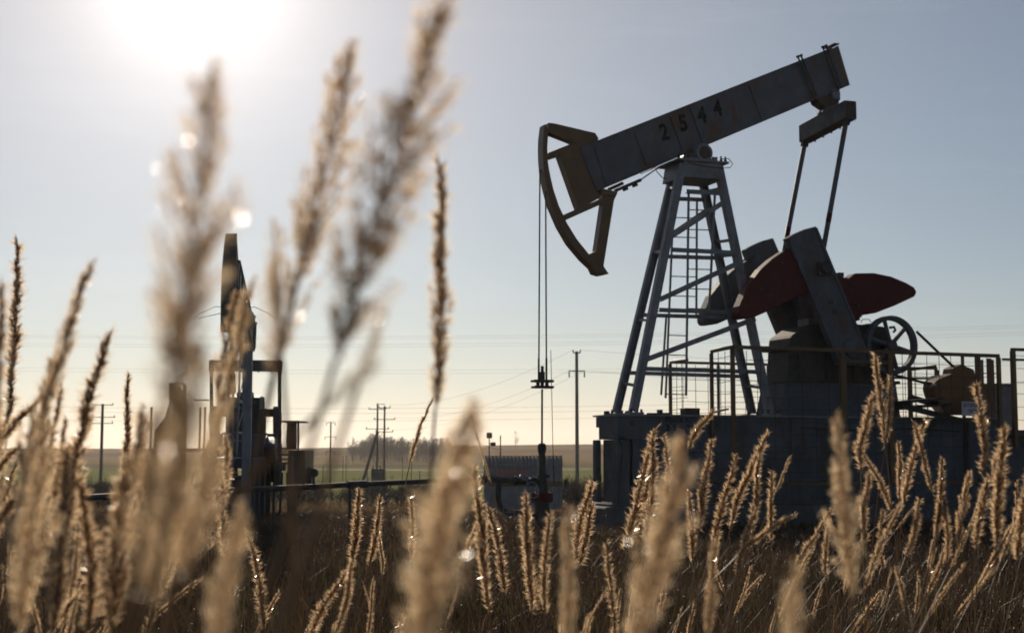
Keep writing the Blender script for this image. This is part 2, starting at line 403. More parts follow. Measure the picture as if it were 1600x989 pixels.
def build_tower(root, xf, ladder=True):
    tw = group_part('tower', root)
    NV, FV = -.38, .38
    top = 256
    def leg(p, q, w, v, name='leg'):
        MB(xf).bar(p, q, w, w * .9, up=(0, 1, 0)).build(name, M['steel'], tw)
    legs = {'B': ((1067, 256), (991, 646), NV), 'C': ((1124, 259), (1204, 647), NV), 'A': ((1051, 270), (961, 645), FV), 'D': ((1094, 275), (1173, 648), FV)}
    ends = {}
    for k, (a, b_, v) in legs.items():
        p, q = P3(*a, v), P3(*b_, v); q.z = DECK + .05
        ends[k] = (p, q)
        # channel section leg: web plus two flanges
        m = MB(xf); d = (q - p).normalized()
        m.bar(p, q, .145 if v < 0 else .125, .03, up=(0, 1, 0)) 
        side = Vector((0, 1, 0)).cross(d).normalized()
        sg = 1 if v < 0 else -1
        for s_ in (-1, 1):
            off = side * s_ * .065 + Vector((0, .055 * sg, 0))
            m.bar(p + off, q + off, .014, .10, up=(0, 1, 0))
        m.build('leg', M['steel'], tw)
        MB(xf).box((q.x - .14, v - .12, DECK + .004), (q.x + .14, v + .12, DECK + .04)).build('foot_plate', M['steel'], tw)
        MB(xf).lathe((q.x - .1, v - .09, DECK + .04), [(.025, 0), (.025, .06)], 6).lathe((q.x + .1, v - .09, DECK + .04), [(.025, 0), (.025, .05)], 6).build('bolt', M['dark'], tw)
    def brace(a, b_, v, w=.07, off=0.0):
        p, q = P3(*a, v), P3(*b_, v)
        m = MB(xf)
        m.bar(p + Vector((0, off, 0)), q + Vector((0, off, 0)), .012, w, up=(0, 0, 1))
        m.bar(p + Vector((0, off + .03, -w / 2 + .006)), q + Vector((0, off + .03, -w / 2 + .006)), .05, .012, up=(0, 0, 1))
        m.build('brace', M['steel'], tw)
    nb = [((1073, 299), (1128, 302)), ((1050, 390), (1152, 395)), ((1030, 484), (1172, 489)), ((1010, 576), (1189, 581))]
    fb = [((1045, 310), (1099, 312)), ((1022, 400), (1121, 403)), ((1001, 492), (1141, 496)), ((978, 582), (1160, 588))]
    nd = [((1045, 372), (1131, 316)), ((1031, 468), (1156, 410)), ((1006, 563), (1180, 498))]
    for a, b_ in nb: brace(a, b_, NV, .075)
    for a, b_ in nd: brace(a, b_, NV, .095, -.012)
    for a, b_ in fb: brace(a, b_, FV, .07)
    fd = [((1024, 384), (1110, 325))]
    for a, b_ in fd: brace(a, b_, FV, .09)
    # braces of the front and rear faces, between the near and the far leg
    def mix(k, t): return ends[k][0].lerp(ends[k][1], t)
    for i, t_ in enumerate((.09, .3, .36, .58, .64, .84, .9)):
        for n_, f_ in (('B', 'A'), ('C', 'D')):
            if i % 2 == 0 or n_ == 'C':
                MB(xf).bar(mix(n_, t_), mix(f_, t_ - .02), .06, .05).build('brace', M['steel'], tw)
    # cap box and top plate
    c0 = Q(1066, 255, NV)[0]; c1 = Q(1129, 257, NV)[0]
    zt = Q(1097, 254, NV)[1]; zb = Q(1097, 279, NV)[1]
    MB(xf).prism([(c0 - .03, zb), (c1 + .03, zb), (c1 - .02, zt), (c0 + .02, zt)], -.40, .40).build('cap_box', M['steel'], tw, bevel=.008)
    MB(xf).box((c0 - .12, -.45, zt), (c1 + .10, .45, zt + .035)).build('cap_plate', M['steel'], tw)
    for u_ in (c0 - .06, c0 + .06, c1 - .02, c1 + .07):
        MB(xf).lathe((u_, -.36, zt + .035), [(.03, 0), (.03, .05), (.018, .05), (.018, .11)], 6).build('bolt', M['dark'], tw)
    # ladders
    if ladder:
        ld = [((1076, 300), (1072, 618), .1), ((1117, 303), (1108, 486), .1), ((1051, 318), (1036, 622), .62), ((1090, 314), (1056, 618), .62)]
        for a, b_, v in ld[:2]:
            MB(xf).bar(P3(*a, v), P3(*b_, v), .035, .035, up=(0, 1, 0)).build('ladder_rail', M['steel'], tw)
        for a, b_, v in (((1052, 330), (1040, 622), .45), ((1089, 314), (1088, 492), .45), ((1041, 495), (1033, 617), .45)):
            MB(xf).bar(P3(*a, v), P3(*b_, v), .032, .032, up=(0, 1, 0)).build('ladder_rail', M['steel'], tw)
        for k in range(6):
            y = 328 + k * 30.8
            MB(xf).tube([P3(1076, y, .1), P3(1117 - k * 1.5, y + 1, .1)], .011, 6).build('rung', M['steel'], tw)
        for k in range(10):
            y = 340 + k * 30.6
            x0 = 1052 - k * 1.2; x1 = 1088 if y < 492 else 1072
            MB(xf).tube([P3(x0, y, .45), P3(x1, y + 1, .45)], .011, 6).build('rung', M['steel'], tw)
    # grease line loop at the cap
    MB(xf).tube([P3(1127, 249, -.42), P3(1138, 248, -.42), P3(1145, 256, -.42), P3(1141, 262, -.42), P3(1128, 263, -.42), P3(1100, 260, -.42), P3(1075, 254, -.43)], .008, 6).build('grease_line', M['rubber'], tw)
    MB(xf).tube([P3(1050, 283, .3), P3(1035, 278, .2), P3(1026, 268, .1), P3(1024, 262, .1)], .008, 6).build('grease_line', M['rubber'], tw)
    return tw

def build_beam(root, xf, number=None, head='yellow'):
    wb = group_part('walking_beam', root)
    nv = -.17
    TL, BL, BR, TR = Q(908, 232, nv), Q(933, 297, nv), Q(1317, 136, nv), Q(1300, 77, nv)
    def lerp(a, b_, t): return (a[0] + (b_[0] - a[0]) * t, a[1] + (b_[1] - a[1]) * t)
    # box web with projecting flanges
    MB(xf).prism([TL, BL, BR, TR], -.15, .15).build('web', M['beam'], wb)
    dx, dz = TR[0] - TL[0], TR[1] - TL[1]; l_ = math.hypot(dx, dz); nrm = (-dz / l_, dx / l_)
    def off(p, k): return (p[0] + nrm[0] * k, p[1] + nrm[1] * k)
    MB(xf).prism([off(TL, 0), off(TR, 0), off(TR, .022), off(TL, .022)], -.185, .185).build('top_flange', M['beam'], wb)
    MB(xf).prism([off(BL, -.022), off(BR, -.022), off(BR, 0), off(BL, 0)], -.185, .185).build('bottom_flange', M['beam'], wb)
    for (a, b_) in [((929, 230), (947, 290)), ((992, 207), (1010, 260)), ((1047.5, 184), (1067, 237)), ((1078, 169), (1098, 224)), ((1170, 133), (1190, 187))]:
        p, q = P3(*a, -.155), P3(*b_, -.155)
        MB(xf).bar(p, q, .016, .05, up=(0, 1, 0)).build('stiffener', M['beam'], wb)
        p, q = P3(*a, -.155), P3(*b_, -.155); p.y = q.y = .155
        MB(xf).bar(p, q, .016, .05, up=(0, 1, 0)).build('stiffener', M['beam'], wb)
    # clamp bolts near the tail, with nuts showing above the flange
    for (a, b_) in [((1247, 90), (1271, 153)), ((1252, 88), (1276, 151)), ((1286, 75), (1309, 140)), ((1291, 73), (1314, 138))]:
        p, q = P3(*a, -.205), P3(*b_, -.205)
        MB(xf).tube([p, q], .017, 6).build('clamp_bolt', M['dark'], wb)
        d = (p - q).normalized()
        MB(xf).tube([p - d * .01, p + d * .035], .032, 6).build('nut', M['dark'], wb)
    p, q = P3(1301, 76, 0), P3(1319, 137, 0)
    MB(xf).bar(p, q, .38, .02, up=(1, 0, 0)).build('end_plate', M['beam'], wb)
    MB(xf).box((p.x - .08, -.19, p.z + .03), (p.x + .03, .19, p.z + .05)).build('lip', M['beam'], wb)
    # saddle and pivot bearing
    c = Q(1097, 237, -.42)
    MB(xf).lathe((PIV[0], -.36, c[1]), [(.165, 0), (.175, .02), (.175, .70), (.165, .72)], 28, 'y').build('pivot_bearing', M['steel'], wb, smooth=True)
    MB(xf).lathe((PIV[0], -.375, c[1]), [(.10, 0), (.12, .014)], 24, 'y').build('bearing_cap', M['dark'], wb)
    s0, s1 = Q(1060, 246, -.2), Q(1128, 236, -.2)
    MB(xf).prism([(PIV[0] - .34, c[1] - .17), (PIV[0] + .30, c[1] - .17), (PIV[0] + .27, c[1] - .10), (PIV[0] - .30, c[1] - .10)], -.33, .33).build('bearing_base', M['steel'], wb)
    for k in range(4):
        u_ = PIV[0] + (-.30, -.22, .22, .28)[k]
        MB(xf).lathe((u_, -.28, c[1] - .10), [(.028, 0), (.028, .045)], 6).build('bolt', M['dark'], wb)
    # tail bearing
    tb = P3(1297, 150, 0)
    MB(xf).prism([Q(1273, 143, -.14), Q(1312, 128, -.14), Q(1314, 155, -.14), Q(1308, 163, -.14), Q(1291, 168, -.14), Q(1279, 160, -.14)], -.13, .13).build('tail_bearing', M['dark'], wb, bevel=.01)
    MB(xf).lathe((tb.x + .03, -.17, tb.z), [(.095, 0), (.105, .015), (.105, .33), (.095, .345)], 20, 'y').build('tail_pin', M['steel'], wb)
    # hardware under the head end
    for a, b_ in [((952, 296), (972, 287)), ((962, 298), (1000, 282)), ((975, 290), (978, 298)), ((990, 284), (993, 292))]:
        MB(xf).bar(P3(*a, -.05), P3(*b_, -.05), .12, .06).build('head_latch', M['dark'], wb)
    MB(xf).tube([P3(1000, 282, -.1), P3(1020, 268, -.1), P3(1035, 259, -.15)], .014, 6).build('latch_rod', M['dark'], wb)
    MB(xf).tube([P3(1001, 272, -.12), P3(1018, 265, -.12), P3(1030, 257, -.12)], .008, 6).build('latch_cable', M['rubber'], wb)
    if number:
        for ch, (x, y) in zip(number, [(1038, 208), (1067.7, 193.6), (1097, 181.5), (1121.5, 170.5)]):
            p = P3(x, y, -.155)
            mt = Matrix.Translation(Vector((p.x, -.153, p.z))) @ Matrix.Rotation(R(13), 4, Vector((0, -1, 0))) @ Matrix.Rotation(R(90), 4, 'X')
            text('digit', ch, .42, M['black'], wb, mt, bold=.015, sx=.85)
    # ------------- horse head
    hh = group_part('horse_head', root)
    arc = [(850.5, 195), (848, 215), (847.5, 232), (848, 250), (849.5, 267), (852, 283), (855.5, 298), (862, 322), (875.5, 353), (891, 380), (912, 405), (937, 428)]
    inn = [(857.5, 205), (856, 218), (855.3, 232), (855.8, 250), (858, 265), (861, 280), (865, 297), (873, 321), (886, 349), (901.5, 374), (920, 397), (940, 412)]
    A = poly(arc, -.11); I = poly(inn, -.11)
    k = len(A)
    # curved face plate
    m = MB(xf)
    vs = []; th = .02
    for (u_, z_) in A:
        vs += [(u_, -.125, z_), (u_, .125, z_), (u_ + th, .125, z_), (u_ + th, -.125, z_)]
    fs = []
    for i in range(k - 1):
        for j in range(4):
            fs.append((4 * i + j, 4 * i + (j + 1) % 4, 4 * i + 4 + (j + 1) % 4, 4 * i + 4 + j))
    fs += [(0, 3, 2, 1), (4 * k - 4, 4 * k - 3, 4 * k - 2, 4 * k - 1)]
    m.add(vs, fs).build('face_plate', M[head], hh)
    for v0, v1 in ((-.11, -.098), (.098, .11)):
        m = MB(xf); vs = []
        for (a, b_) in zip(A, I):
            vs += [(a[0] + th, v0, a[1]), (b_[0], v0, b_[1]), (b_[0], v1, b_[1]), (a[0] + th, v1, a[1])]
        m.add(vs, fs).build('arc_rib', M[head], hh)
    for nm, pl, v0, v1 in [
        ('top_arm', [(857, 192), (866, 193), (930, 208), (936, 217), (905, 226), (893, 221), (857, 207)], -.11, .11),
        ('side_panel', [(873, 237), (909, 222), (938, 309), (905, 327)], -.12, .12),
        ('upper_bar', [(857, 239), (897, 223), (934, 216), (936, 222), (909, 232), (858, 249)], -.10, .10),
        ('lower_bar', [(880, 336), (943, 309), (945, 317), (882, 345)], -.10, .10),
        ('lower_arm', [(941, 300), (965, 302), (960, 313), (943, 419), (930, 424), (918, 400), (932, 393), (943, 318)], -.10, .10),
        ('toe_plate', [(917, 399), (931, 392), (944, 418), (951, 428), (940, 430), (930, 427)], -.125, .125),
        ('hinge_lug', [(938, 294), (965, 300), (962, 308), (938, 304)], -.12, .12)]:
        MB(xf).prism(poly(pl, -.11), v0, v1).build(nm, M[head], hh, bevel=.004)
    return wb, hh

YV = .83
def build_yoke(root, xf):
    yk = group_part('equaliser', root)
    a = P3(1303, 188, 0)
    z1 = Q(1322, 162, -YV)[1]; z0 = Q(1318, 190, -YV)[1]; u0 = Q(1320, 176, -YV)[0]
    MB(xf).box((u0, -YV, z0), (u0 + .27, YV, z1)).build('cross_beam', M['steel2'], yk, bevel=.015)
    for s in (-1, 1):
        MB(xf).box((u0 + .04, s * (YV + .004), z0 + .03), (u0 + .23, s * (YV + .02), z1 - .03)).build('end_cover', M['dark'], yk)
    uc = u0 + .135
    tb = P3(1300, 150, 0)
    MB(xf).prism([(uc - .17, z1 - .01), (uc + .17, z1 - .01), (tb.x + .11, tb.z), (tb.x - .06, tb.z)], -.11, -.05).prism([(uc - .17, z1 - .01), (uc + .17, z1 - .01), (tb.x + .11, tb.z), (tb.x - .06, tb.z)], .05, .11).build('hanger', M['steel2'], yk)
    for k in range(5):
        MB(xf).lathe((uc + .1, -.6 + k * .3, z0 - .03), [(.02, 0), (.02, .03)], 6).build('bolt', M['dark'], yk)
    return (uc, (z0 + z1) / 2)

def build_pitman(root, top, bot, v):
    pm = group_part('pitman', root)
    p, q = Vector((top[0], v, top[1])), Vector((bot[0], v, bot[1]))
    MB().tube([p, q], .048, 12).build('pitman_rod', M['steel2'], pm, smooth=True)
    t_ = q.lerp(p, .30); t2 = q.lerp(p, .36)
    MB().tube([t_, t2], .051, 12).build('paint_band', M['red'], pm)
    MB().bar(q + (p - q).normalized() * .28, q, .13, .11, up=(0, 1, 0)).build('rod_end', M['dark'], pm)
    MB().bar(p, p + (q - p).normalized() * .18, .12, .10, up=(0, 1, 0)).build('rod_end', M['dark'], pm)

CR_POLY = [(1228, 373), (1240, 366), (1257, 358.5), (1274, 354), (1292, 396), (1306, 430), (1336, 505), (1362, 566), (1350, 573), (1310, 570), (1290, 520), (1262, 452)]
CW_L = [(1157, 497), (1154, 490), (1156, 478), (1168, 449), (1190, 420), (1208, 404), (1226, 392), (1234, 390), (1238, 391), (1243, 380), (1262, 420), (1276, 455), (1264, 459), (1240, 468), (1208, 483), (1178, 496), (1163, 498)]
CW_R = [(1300, 432), (1313, 428.5), (1320, 434), (1325, 436), (1331, 432), (1336, 427), (1366, 426.5), (1393, 432), (1417, 442), (1429, 449), (1433, 456), (1430, 463), (1400, 477), (1369, 489), (1357, 491), (1349, 488), (1346, 493), (1341, 501), (1330, 505), (1300, 450)]
PIN = Q(1285, 420, -.83)
def build_crank(root, xf, s, mat_w, mat_c='steel2'):
    """s = -1 near side, +1 far side. shapes are traced on the near plane v = -.83 and mirrored"""
    ck = group_part('crank', root)
    V_ = -.83
    def yy(a, b_): return (a, b_) if s < 0 else (-b_, -a)
    m = MB(xf); v0, v1 = yy(-.86, -.70)
    m.prism(poly(CR_POLY, V_), v0, v1).build('crank_arm', M[mat_c], ck, bevel=.012)
    # raised rims along both edges of the crank
    P_ = poly([(1231, 374), (1311, 566)], V_); P2_ = poly([(1273, 357), (1358, 563)], V_)
    f = s * .87
    for (a, b_) in (P_, P2_):
        MB(xf).bar((a[0], f, a[1]), (b_[0], f, b_[1]), .05, .03, up=(0, 1, 0)).build('crank_rim', M[mat_c], ck)
    for (x, y) in [(1282.7, 441), (1290.5, 458.6), (1296.6, 472), (1303, 488)]:
        c = Q(x, y, V_)
        MB(xf).lathe((c[0], s * .863 - .012, c[1]), [(.055, 0), (.055, .024)], 14, 'y').build('pin_hole_shade', M['dark'], ck)  # solid dark disc, its colour stands for the shade inside a hole
    c = Q(1285, 420, V_)
    MB(xf).lathe((c[0], s * .93 - .09, c[1]), [(.10, 0), (.125, .02), (.125, .16), (.10, .18)], 20, 'y').build('crank_pin', M['dark'], ck, smooth=True)
    MB(xf).box((c[0] - .15, s * .90 - .05, c[1] - .14), (c[0] + .15, s * .90 + .05, c[1] + .12)).build('pin_block', M['steel2'], ck, bevel=.02)
    MB(xf).lathe((CRX[0], s * .86 - .05, CRX[1]), [(.20, 0), (.22, .02), (.22, .08), (.20, .10)], 24, 'y').build('crank_hub', M[mat_c], ck, smooth=True)
    for pl in (CW_L, CW_R):
        v0, v1 = yy(-.83, -.56)
        o = MB(xf).prism(poly(pl, V_), v0, v1).build('counterweight', M[mat_w], ck, bevel=.02)
        if s > 0: o['label'] = 'grey far-side counterweight lobe'
        else: o['label'] = 'dark red near-side counterweight lobe'
    for x, y in [(1189.5, 452), (1380, 451)]:
        c = Q(x, y, V_)
        MB(xf).lathe((c[0], s * .845 - .012, c[1]), [(.03, 0), (.03, .024)], 10, 'y').build('lifting_hole_shade', M['dark'], ck)  # no opening here, a dark disc gives the hole's shade
    for x, y in [(1222, 412), (1240, 448), (1256, 438), (1330, 445), (1340, 478), (1204, 462)]:
        c = Q(x, y, V_)
        MB(xf).lathe((c[0], s * .845 - .015, c[1]), [(.026, 0), (.026, .03)], 6, 'y').build('bolt', M['dark'], ck)
    # ratchet teeth and clamp bolts between weights and crank
    for x, y in [(1232, 392), (1240, 384), (1316, 429), (1322, 437), (1341, 497), (1344, 492), (1270, 460)]:
        c = Q(x, y, V_)
        MB(xf).box((c[0] - .05, s * .76 - .05, c[1] - .04), (c[0] + .05, s * .76 + .05, c[1] + .04)).build('clamp_bolt', M['dark'], ck)
    return ck

def build_gearbox(root, xf):
    gb = group_part('gearbox', root)
    V_ = -.45
    MB(xf).prism(poly([(1218, 650), (1228, 598), (1400, 598), (1408, 656)], V_), -.45, .45).build('pedestal', M['concrete'], gb, bevel=.01)
    a = Q(1231, 598, V_); b_ = Q(1400, 545, V_)
    MB(xf).prism(poly([(1234, 597), (1236, 545), (1238, 525), (1262, 508), (1300, 503), (1340, 506), (1384, 510), (1396, 530), (1400, 560), (1400, 597)], V_), -.42, .42).build('housing', M['dark'], gb, bevel=.03)
    z = Q(1300, 596, V_)[1]
    MB(xf).box((a[0] - .05, -.50, z - .03), (Q(1404, 596, V_)[0], .50, z + .03)).build('flange', M['dark'], gb)
    z = Q(1300, 545, V_)[1]
    MB(xf).box((Q(1226, 545, V_)[0], -.48, z - .035), (Q(1405, 545, V_)[0], .48, z + .035)).build('flange', M['dark'], gb)
    for k in range(9):
        u_ = Q(1232 + k * 20, 545, V_)[0]
        MB(xf).lathe((u_, -.46, z + .035), [(.022, 0), (.022, .04)], 6).build('bolt', M['dark'], gb)
        MB(xf).lathe((u_, -.46, z - .08), [(.022, 0), (.022, .045)], 6).build('bolt', M['dark'], gb)
    for k in range(4):
        u_ = Q(1250 + k * 42, 570, V_)[0]; z0, z1 = Q(1250, 594, V_)[1], Q(1250, 552, V_)[1]
        MB(xf).box((u_ - .02, -.46, z0), (u_ + .02, -.42, z1)).build('cooling_rib', M['dark'], gb)
    c = Q(1362, 527, V_)
    MB(xf).lathe((c[0], -.43, c[1] - .06), [(.30, 0), (.33, .03), (.33, .83), (.30, .86)], 28, 'y').build('shaft_housing', M['dark'], gb, smooth=True)
    c = Q(1331, 543, -.8)
    MB(xf).lathe((c[0], -.72, c[1]), [(.12, 0), (.12, 1.44)], 20, 'y').build('output_shaft', M['dark'], gb)
    MB(xf).prism(poly([(1239, 458), (1246, 455), (1256, 462), (1272, 500), (1254, 505), (1246, 490)], .35), .25, .45).build('brake_housing', M['steel2'], gb, bevel=.02)
    MB(xf).prism(poly([(1257, 461), (1264, 463), (1279, 497), (1272, 500)], .35), .27, .43).build('brake_housing', M['steel2'], gb, bevel=.01)
    # little inspection hatch and handle on the lid
    MB(xf).tube([P3(1345, 504, 0), P3(1348, 499, 0), P3(1358, 499, 0), P3(1361, 504, 0)], .008, 6).build('lid_handle', M['dark'], gb)
    MB(xf).tube([P3(1390, 512, -.3), P3(1397, 511, -.3), P3(1399, 516, -.3), P3(1396, 519, -.3)], .025, 8).build('breather', M['dark'], gb)
    MB(xf).box((Q(1255, 507, 0)[0], -.2, Q(1255, 507, 0)[1] - .02), (Q(1290, 500, 0)[0], .2, Q(1290, 500, 0)[1])).build('inspection_lid', M['steel'], gb)
    return gb

def build_drive(root, xf):
    PVV = -.72
    pu = group_part('pulley', root)
    c = Q(1391.7, 539.5, PVV); r = .5 * (Q(1391.7, 493.5, PVV)[1] - Q(1391.7, 585.5, PVV)[1])
    m = MB(xf); n = 56
    prof = [(r - .085, -.06), (r, -.07), (r - .012, -.03), (r, 0), (r - .012, .03), (r, .07), (r - .085, .06)]
    vs = []; fs = []
    for i in range(n):
        t_ = 2 * math.pi * i / n
        for (rr, h) in prof: vs.append((c[0] + rr * math.cos(t_), PVV + h, c[1] + rr * math.sin(t_)))
    kk = len(prof)
    for i in range(n):
        for j in range(kk):
            fs.append((i * kk + j, i * kk + (j + 1) % kk, ((i + 1) % n) * kk + (j + 1) % kk, ((i + 1) % n) * kk + j))
    m.add(vs, fs).build('rim', M['steel2'], pu, smooth=True)
    for k in range(6):
        t_ = R(45 + 60 * k)
        p = Vector((c[0] + .07 * math.cos(t_), PVV, c[1] + .07 * math.sin(t_))); q = Vector((c[0] + (r - .07) * math.cos(t_), PVV, c[1] + (r - .07) * math.sin(t_)))
        MB(xf).bar(p, q, .075, .06, up=(0, 1, 0)).build('spoke', M['steel2'], pu, bevel=.015)
    MB(xf).lathe((c[0], PVV - .09, c[1]), [(.085, 0), (.105, .02), (.105, .16), (.085, .18)], 20, 'y').build('hub', M['steel2'], pu, smooth=True)
    MB(xf).lathe((c[0], PVV, c[1]), [(.05, 0), (.05, .35)], 14, 'y').build('shaft', M['dark'], pu)
    # motor on its slide frame
    mo = group_part('motor', root)
    mc = Q(1497, 606, PVV + .25)
    mr = .24
    m = MB(xf)
    prof = [(mr * .7, 0), (mr, .04)]
    for k in range(16):
        prof += [(mr + .025, .06 + k * .03), (mr + .025, .07 + k * .03), (mr, .072 + k * .03), (mr, .088 + k * .03)]
    prof += [(mr, .58), (mr * .75, .66)]
    m.lathe((mc[0] - .18, PVV + .22, mc[1]), prof, 26, 'y').build('motor_body', M['dark'], mo)
    MB(xf).lathe((mc[0] - .18, PVV - .05, mc[1]), [(.12, 0), (.13, .02), (.13, .11), (.12, .13)], 20, 'y').build('motor_pulley', M['dark'], mo)
    gp = [(1457, 606), (1459, 598), (1465, 593), (1487, 584), (1489, 575), (1496, 572), (1503, 568.5), (1510, 573), (1521, 577.5), (1524, 588), (1530, 597), (1541.5, 601), (1542, 648), (1480, 648), (1464, 628), (1459, 618)]
    MB(xf).prism(poly(gp, PVV - .1), PVV - .12, PVV + .2).build('belt_guard', M['orange'], mo, bevel=.01)
    for a, b_, v in [((1410, 634), (1500, 657), PVV - .2), ((1420, 620), (1490, 640), PVV + .4)]:
        MB(xf).bar(P3(*a, v), P3(*b_, v), .08, .10).build('slide_rail', M['dark'], mo)
    for a, b_ in [((1412, 628), (1462, 623)), ((1412, 640), (1412, 628)), ((1425, 636), (1475, 632))]:
        MB(xf).bar(P3(*a, PVV), P3(*b_, PVV), .5, .05).build('slide_bracket', M['dark'], mo)
    MB(xf).bar(P3(1455, 602, PVV - .15), P3(1462, 600, PVV - .15), .03, .03).build('clip', M['white'], mo)
    return mo, c, r, mc

def belt(root, pts):
    MB().tube([Vector(p) for p in pts], .026, 6).build('drive_belt', M['rubber'], root)

def cut(o, cutter):
    """drill a real hole through o"""
    c_ = cutter.build('cutter', M['dark'])
    m_ = o.modifiers.new('hole', 'BOOLEAN'); m_.operation = 'DIFFERENCE'; m_.object = c_; m_.solver = 'EXACT'
    bpy.context.view_layer.update()
    me_ = bpy.data.meshes.new_from_object(o.evaluated_get(bpy.context.evaluated_depsgraph_get()))
    o.modifiers.clear(); o.data = me_
    bpy.data.objects.remove(c_)
# ---------------------------------------------------------------- main pumping unit
pump = empty('pumpjack', 'large grey oil pumpjack with yellow horse head, number 2544 on its raised beam', 'pumpjack', (O1.x, O1.y, 0), TH, 'pumpjacks')
build_tower(pump, ident)
build_beam(pump, ident, '2544')
tilt = lambda p: Vector((p[0], p[1], p[2] - .065 * p[1] / .83))
yc = build_yoke(pump, tilt)
pin = Q(1288, 418, -1.0)
for s in (-1, 1):
    v = s * .74
    tu = Q(1324, 197, -.74)
    build_pitman(pump, (tu[0], yc[1] - .1 - s * .06), (PIN[0], PIN[1]), v)
ck1 = build_crank(pump, ident, -1, 'red')
for nm_, holes in (('crank_arm', [(1282.7, 441, .045), (1290.8, 457, .04)]), ('counterweight', [(1282.7, 441, .045), (1380, 451, .032)])):
    for o_ in [c for c in ck1.children if c.name.startswith(nm_)]:
        for (x, y, r_) in holes:
            c_ = Q(x, y, -.83)
            dw = ray(x, y); dl = Vector((dw.dot(UH), dw.dot(VH), dw.z)).normalized()
            h0 = Vector((c_[0], -.85, c_[1]))
            cut(o_, MB().tube([h0 - dl * .5, h0 + dl * .9], r_, 12))
for o_ in [c for c in ck1.children if c.name.startswith(('lifting_hole_shade', 'pin_hole_shade'))][:]:
    cc_ = sum((Vector(v.co) for v in o_.data.vertices), Vector()) / len(o_.data.vertices)
    for (x, y) in ((1282.7, 441), (1290.5, 458.6), (1380, 451)):
        c_ = Q(x, y, -.83)
        if abs(cc_.x - c_[0]) < .04 and abs(cc_.z - c_[1]) < .04:
            bpy.data.objects.remove(o_); break
build_crank(pump, ident, 1, 'steel2')
build_gearbox(pump, ident)
mo, pc, pr, mc = build_drive(pump, ident)
belt(pump, [P3(1432, 518, -.74), P3(1495, 578, -.74)])
belt(pump, [P3(1398, 586, -.74), P3(1440, 597, -.74), P3(1490, 605, -.74)])

def wpt(u, v, z): return O1 + UH * u + VH * v + Vector((0, 0, z))

# bridle, carrier bar and polished rod hang under the head: their own thing
bd = empty('bridle', 'pair of steel cables with carrier bar and rod hanging below the yellow horse head', 'cable bridle', (O1.x, O1.y, 0), TH)
hx = [Q(843.6, 300, .09), Q(853.5, 300, -.09)]
bu = Q(847.3, 600, 0)[0]
for s, (x0, y0, x1) in ((1, (843.6, 265, 841.8)), (-1, (852.6, 300, 853.8))):
    v = s * .04
    MB().tube([P3(x0, y0, v), P3(x1, 596, v)], .014, 6).build('cable', M['dark'], bd)
    MB().tube([P3(x1, 560, v), P3(x1, 596, v)], .02, 8).build('cable_socket', M['dark'], bd)
c0 = Q(831.5, 593, 0); c1 = Q(863, 607, 0)
zt_, zb_ = c0[1], c1[1]
h_ = (zt_ - zb_)
MB().box((c0[0], -.09, zt_ - h_ * .3), (c1[0], .09, zt_)).build('carrier_plate', M['dark'], bd, bevel=.008)
MB().box((c0[0] + .01, -.09, zb_), (c1[0], .09, zb_ + h_ * .3)).build('carrier_plate', M['dark'], bd, bevel=.008)
for x in (840.5, 847.3, 854.5):
    MB().tube([P3(x, 606, 0), P3(x, 594, 0)], .035, 8).build('carrier_spacer', M['dark'], bd)
MB().tube([P3(847.4, 594, 0), P3(847.4, 581, 0)], .05, 8).build('rod_clamp', M['dark'], bd)
MB().tube([P3(847.4, 582, 0), P3(847.4, 572, 0)], .03, 8).build('rod_clamp', M['dark'], bd)
MB().tube([P3(847.0, 608, 0), P3(846.8, 700, 0)], .019, 8).build('polished_rod', M['dark'], bd)
MB().tube([P3(860.6, 547, 0), P3(862.2, 620, 0), P3(864, 703, 0), P3(866, 760, 0)], .006, 6).build('signal_wire', M['rubber'], bd)

# wellhead
wh = empty('wellhead', 'black wellhead with red flange and side valves under the hanging pump rod', 'wellhead', (O1.x, O1.y, 0), TH)
cu = Q(846.8, 760, 0)[0]
def zc(y): return Q(846.8, y, 0)[1]
MB().lathe((cu, 0, 0), [(.055, zc(709)), (.07, zc(706)), (.08, zc(700)), (.07, zc(694)), (.035, zc(692))], 16).build('stuffing_box', M['dark'], wh, smooth=True)
MB().lathe((cu, 0, 0), [(.085, zc(757)), (.085, zc(742)), (.068, zc(742)), (.06, zc(709))], 16).build('riser', M['dark'], wh)
MB().lathe((cu, 0, 0), [(.10, zc(769)), (.10, zc(757))], 16).build('tee', M['dark'], wh)
MB().lathe((cu, 0, 0), [(.19, zc(783)), (.20, zc(781)), (.20, zc(771)), (.19, zc(769))], 24).build('flange', M['red'], wh)
MB().lathe((cu, 0, 0), [(.15, 0), (.13, .3), (.13, zc(783))], 20).build('casing', M['dark'], wh)
for k in range(10):
    t_ = 2 * math.pi * k / 10
    MB().lathe((cu + .165 * math.cos(t_), .165 * math.sin(t_), 0), [(.016, zc(785)), (.016, zc(766))], 6).build('bolt', M['dark'], wh)
MB().tube([P3(846, 752, 0), P3(826, 752, 0), P3(803, 751.5, 0), P3(775, 749, 0), P3(750, 747.5, 0)], .055, 10).build('side_pipe', M['dark'], wh)
for x, r_ in ((752, .085), (757, .085), (804, .085), (822, .09), (835, .085)):
    MB().tube([P3(x - 1.6, 749 + (x - 750) * .03, 0), P3(x + 1.6, 749 + (x - 750) * .03, 0)], r_, 12).build('flange', M['red'] if x < 770 else M['dark'], wh)
MB().tube([P3(780, 750, 0), P3(778.5, 770, 0), P3(779, 784, 0), P3(784, 796, 0), P3(796, 801, 0), P3(830, 803, 0), P3(845, 804, 0)], .05, 10).build('bypass_pipe', M['dark'], wh)
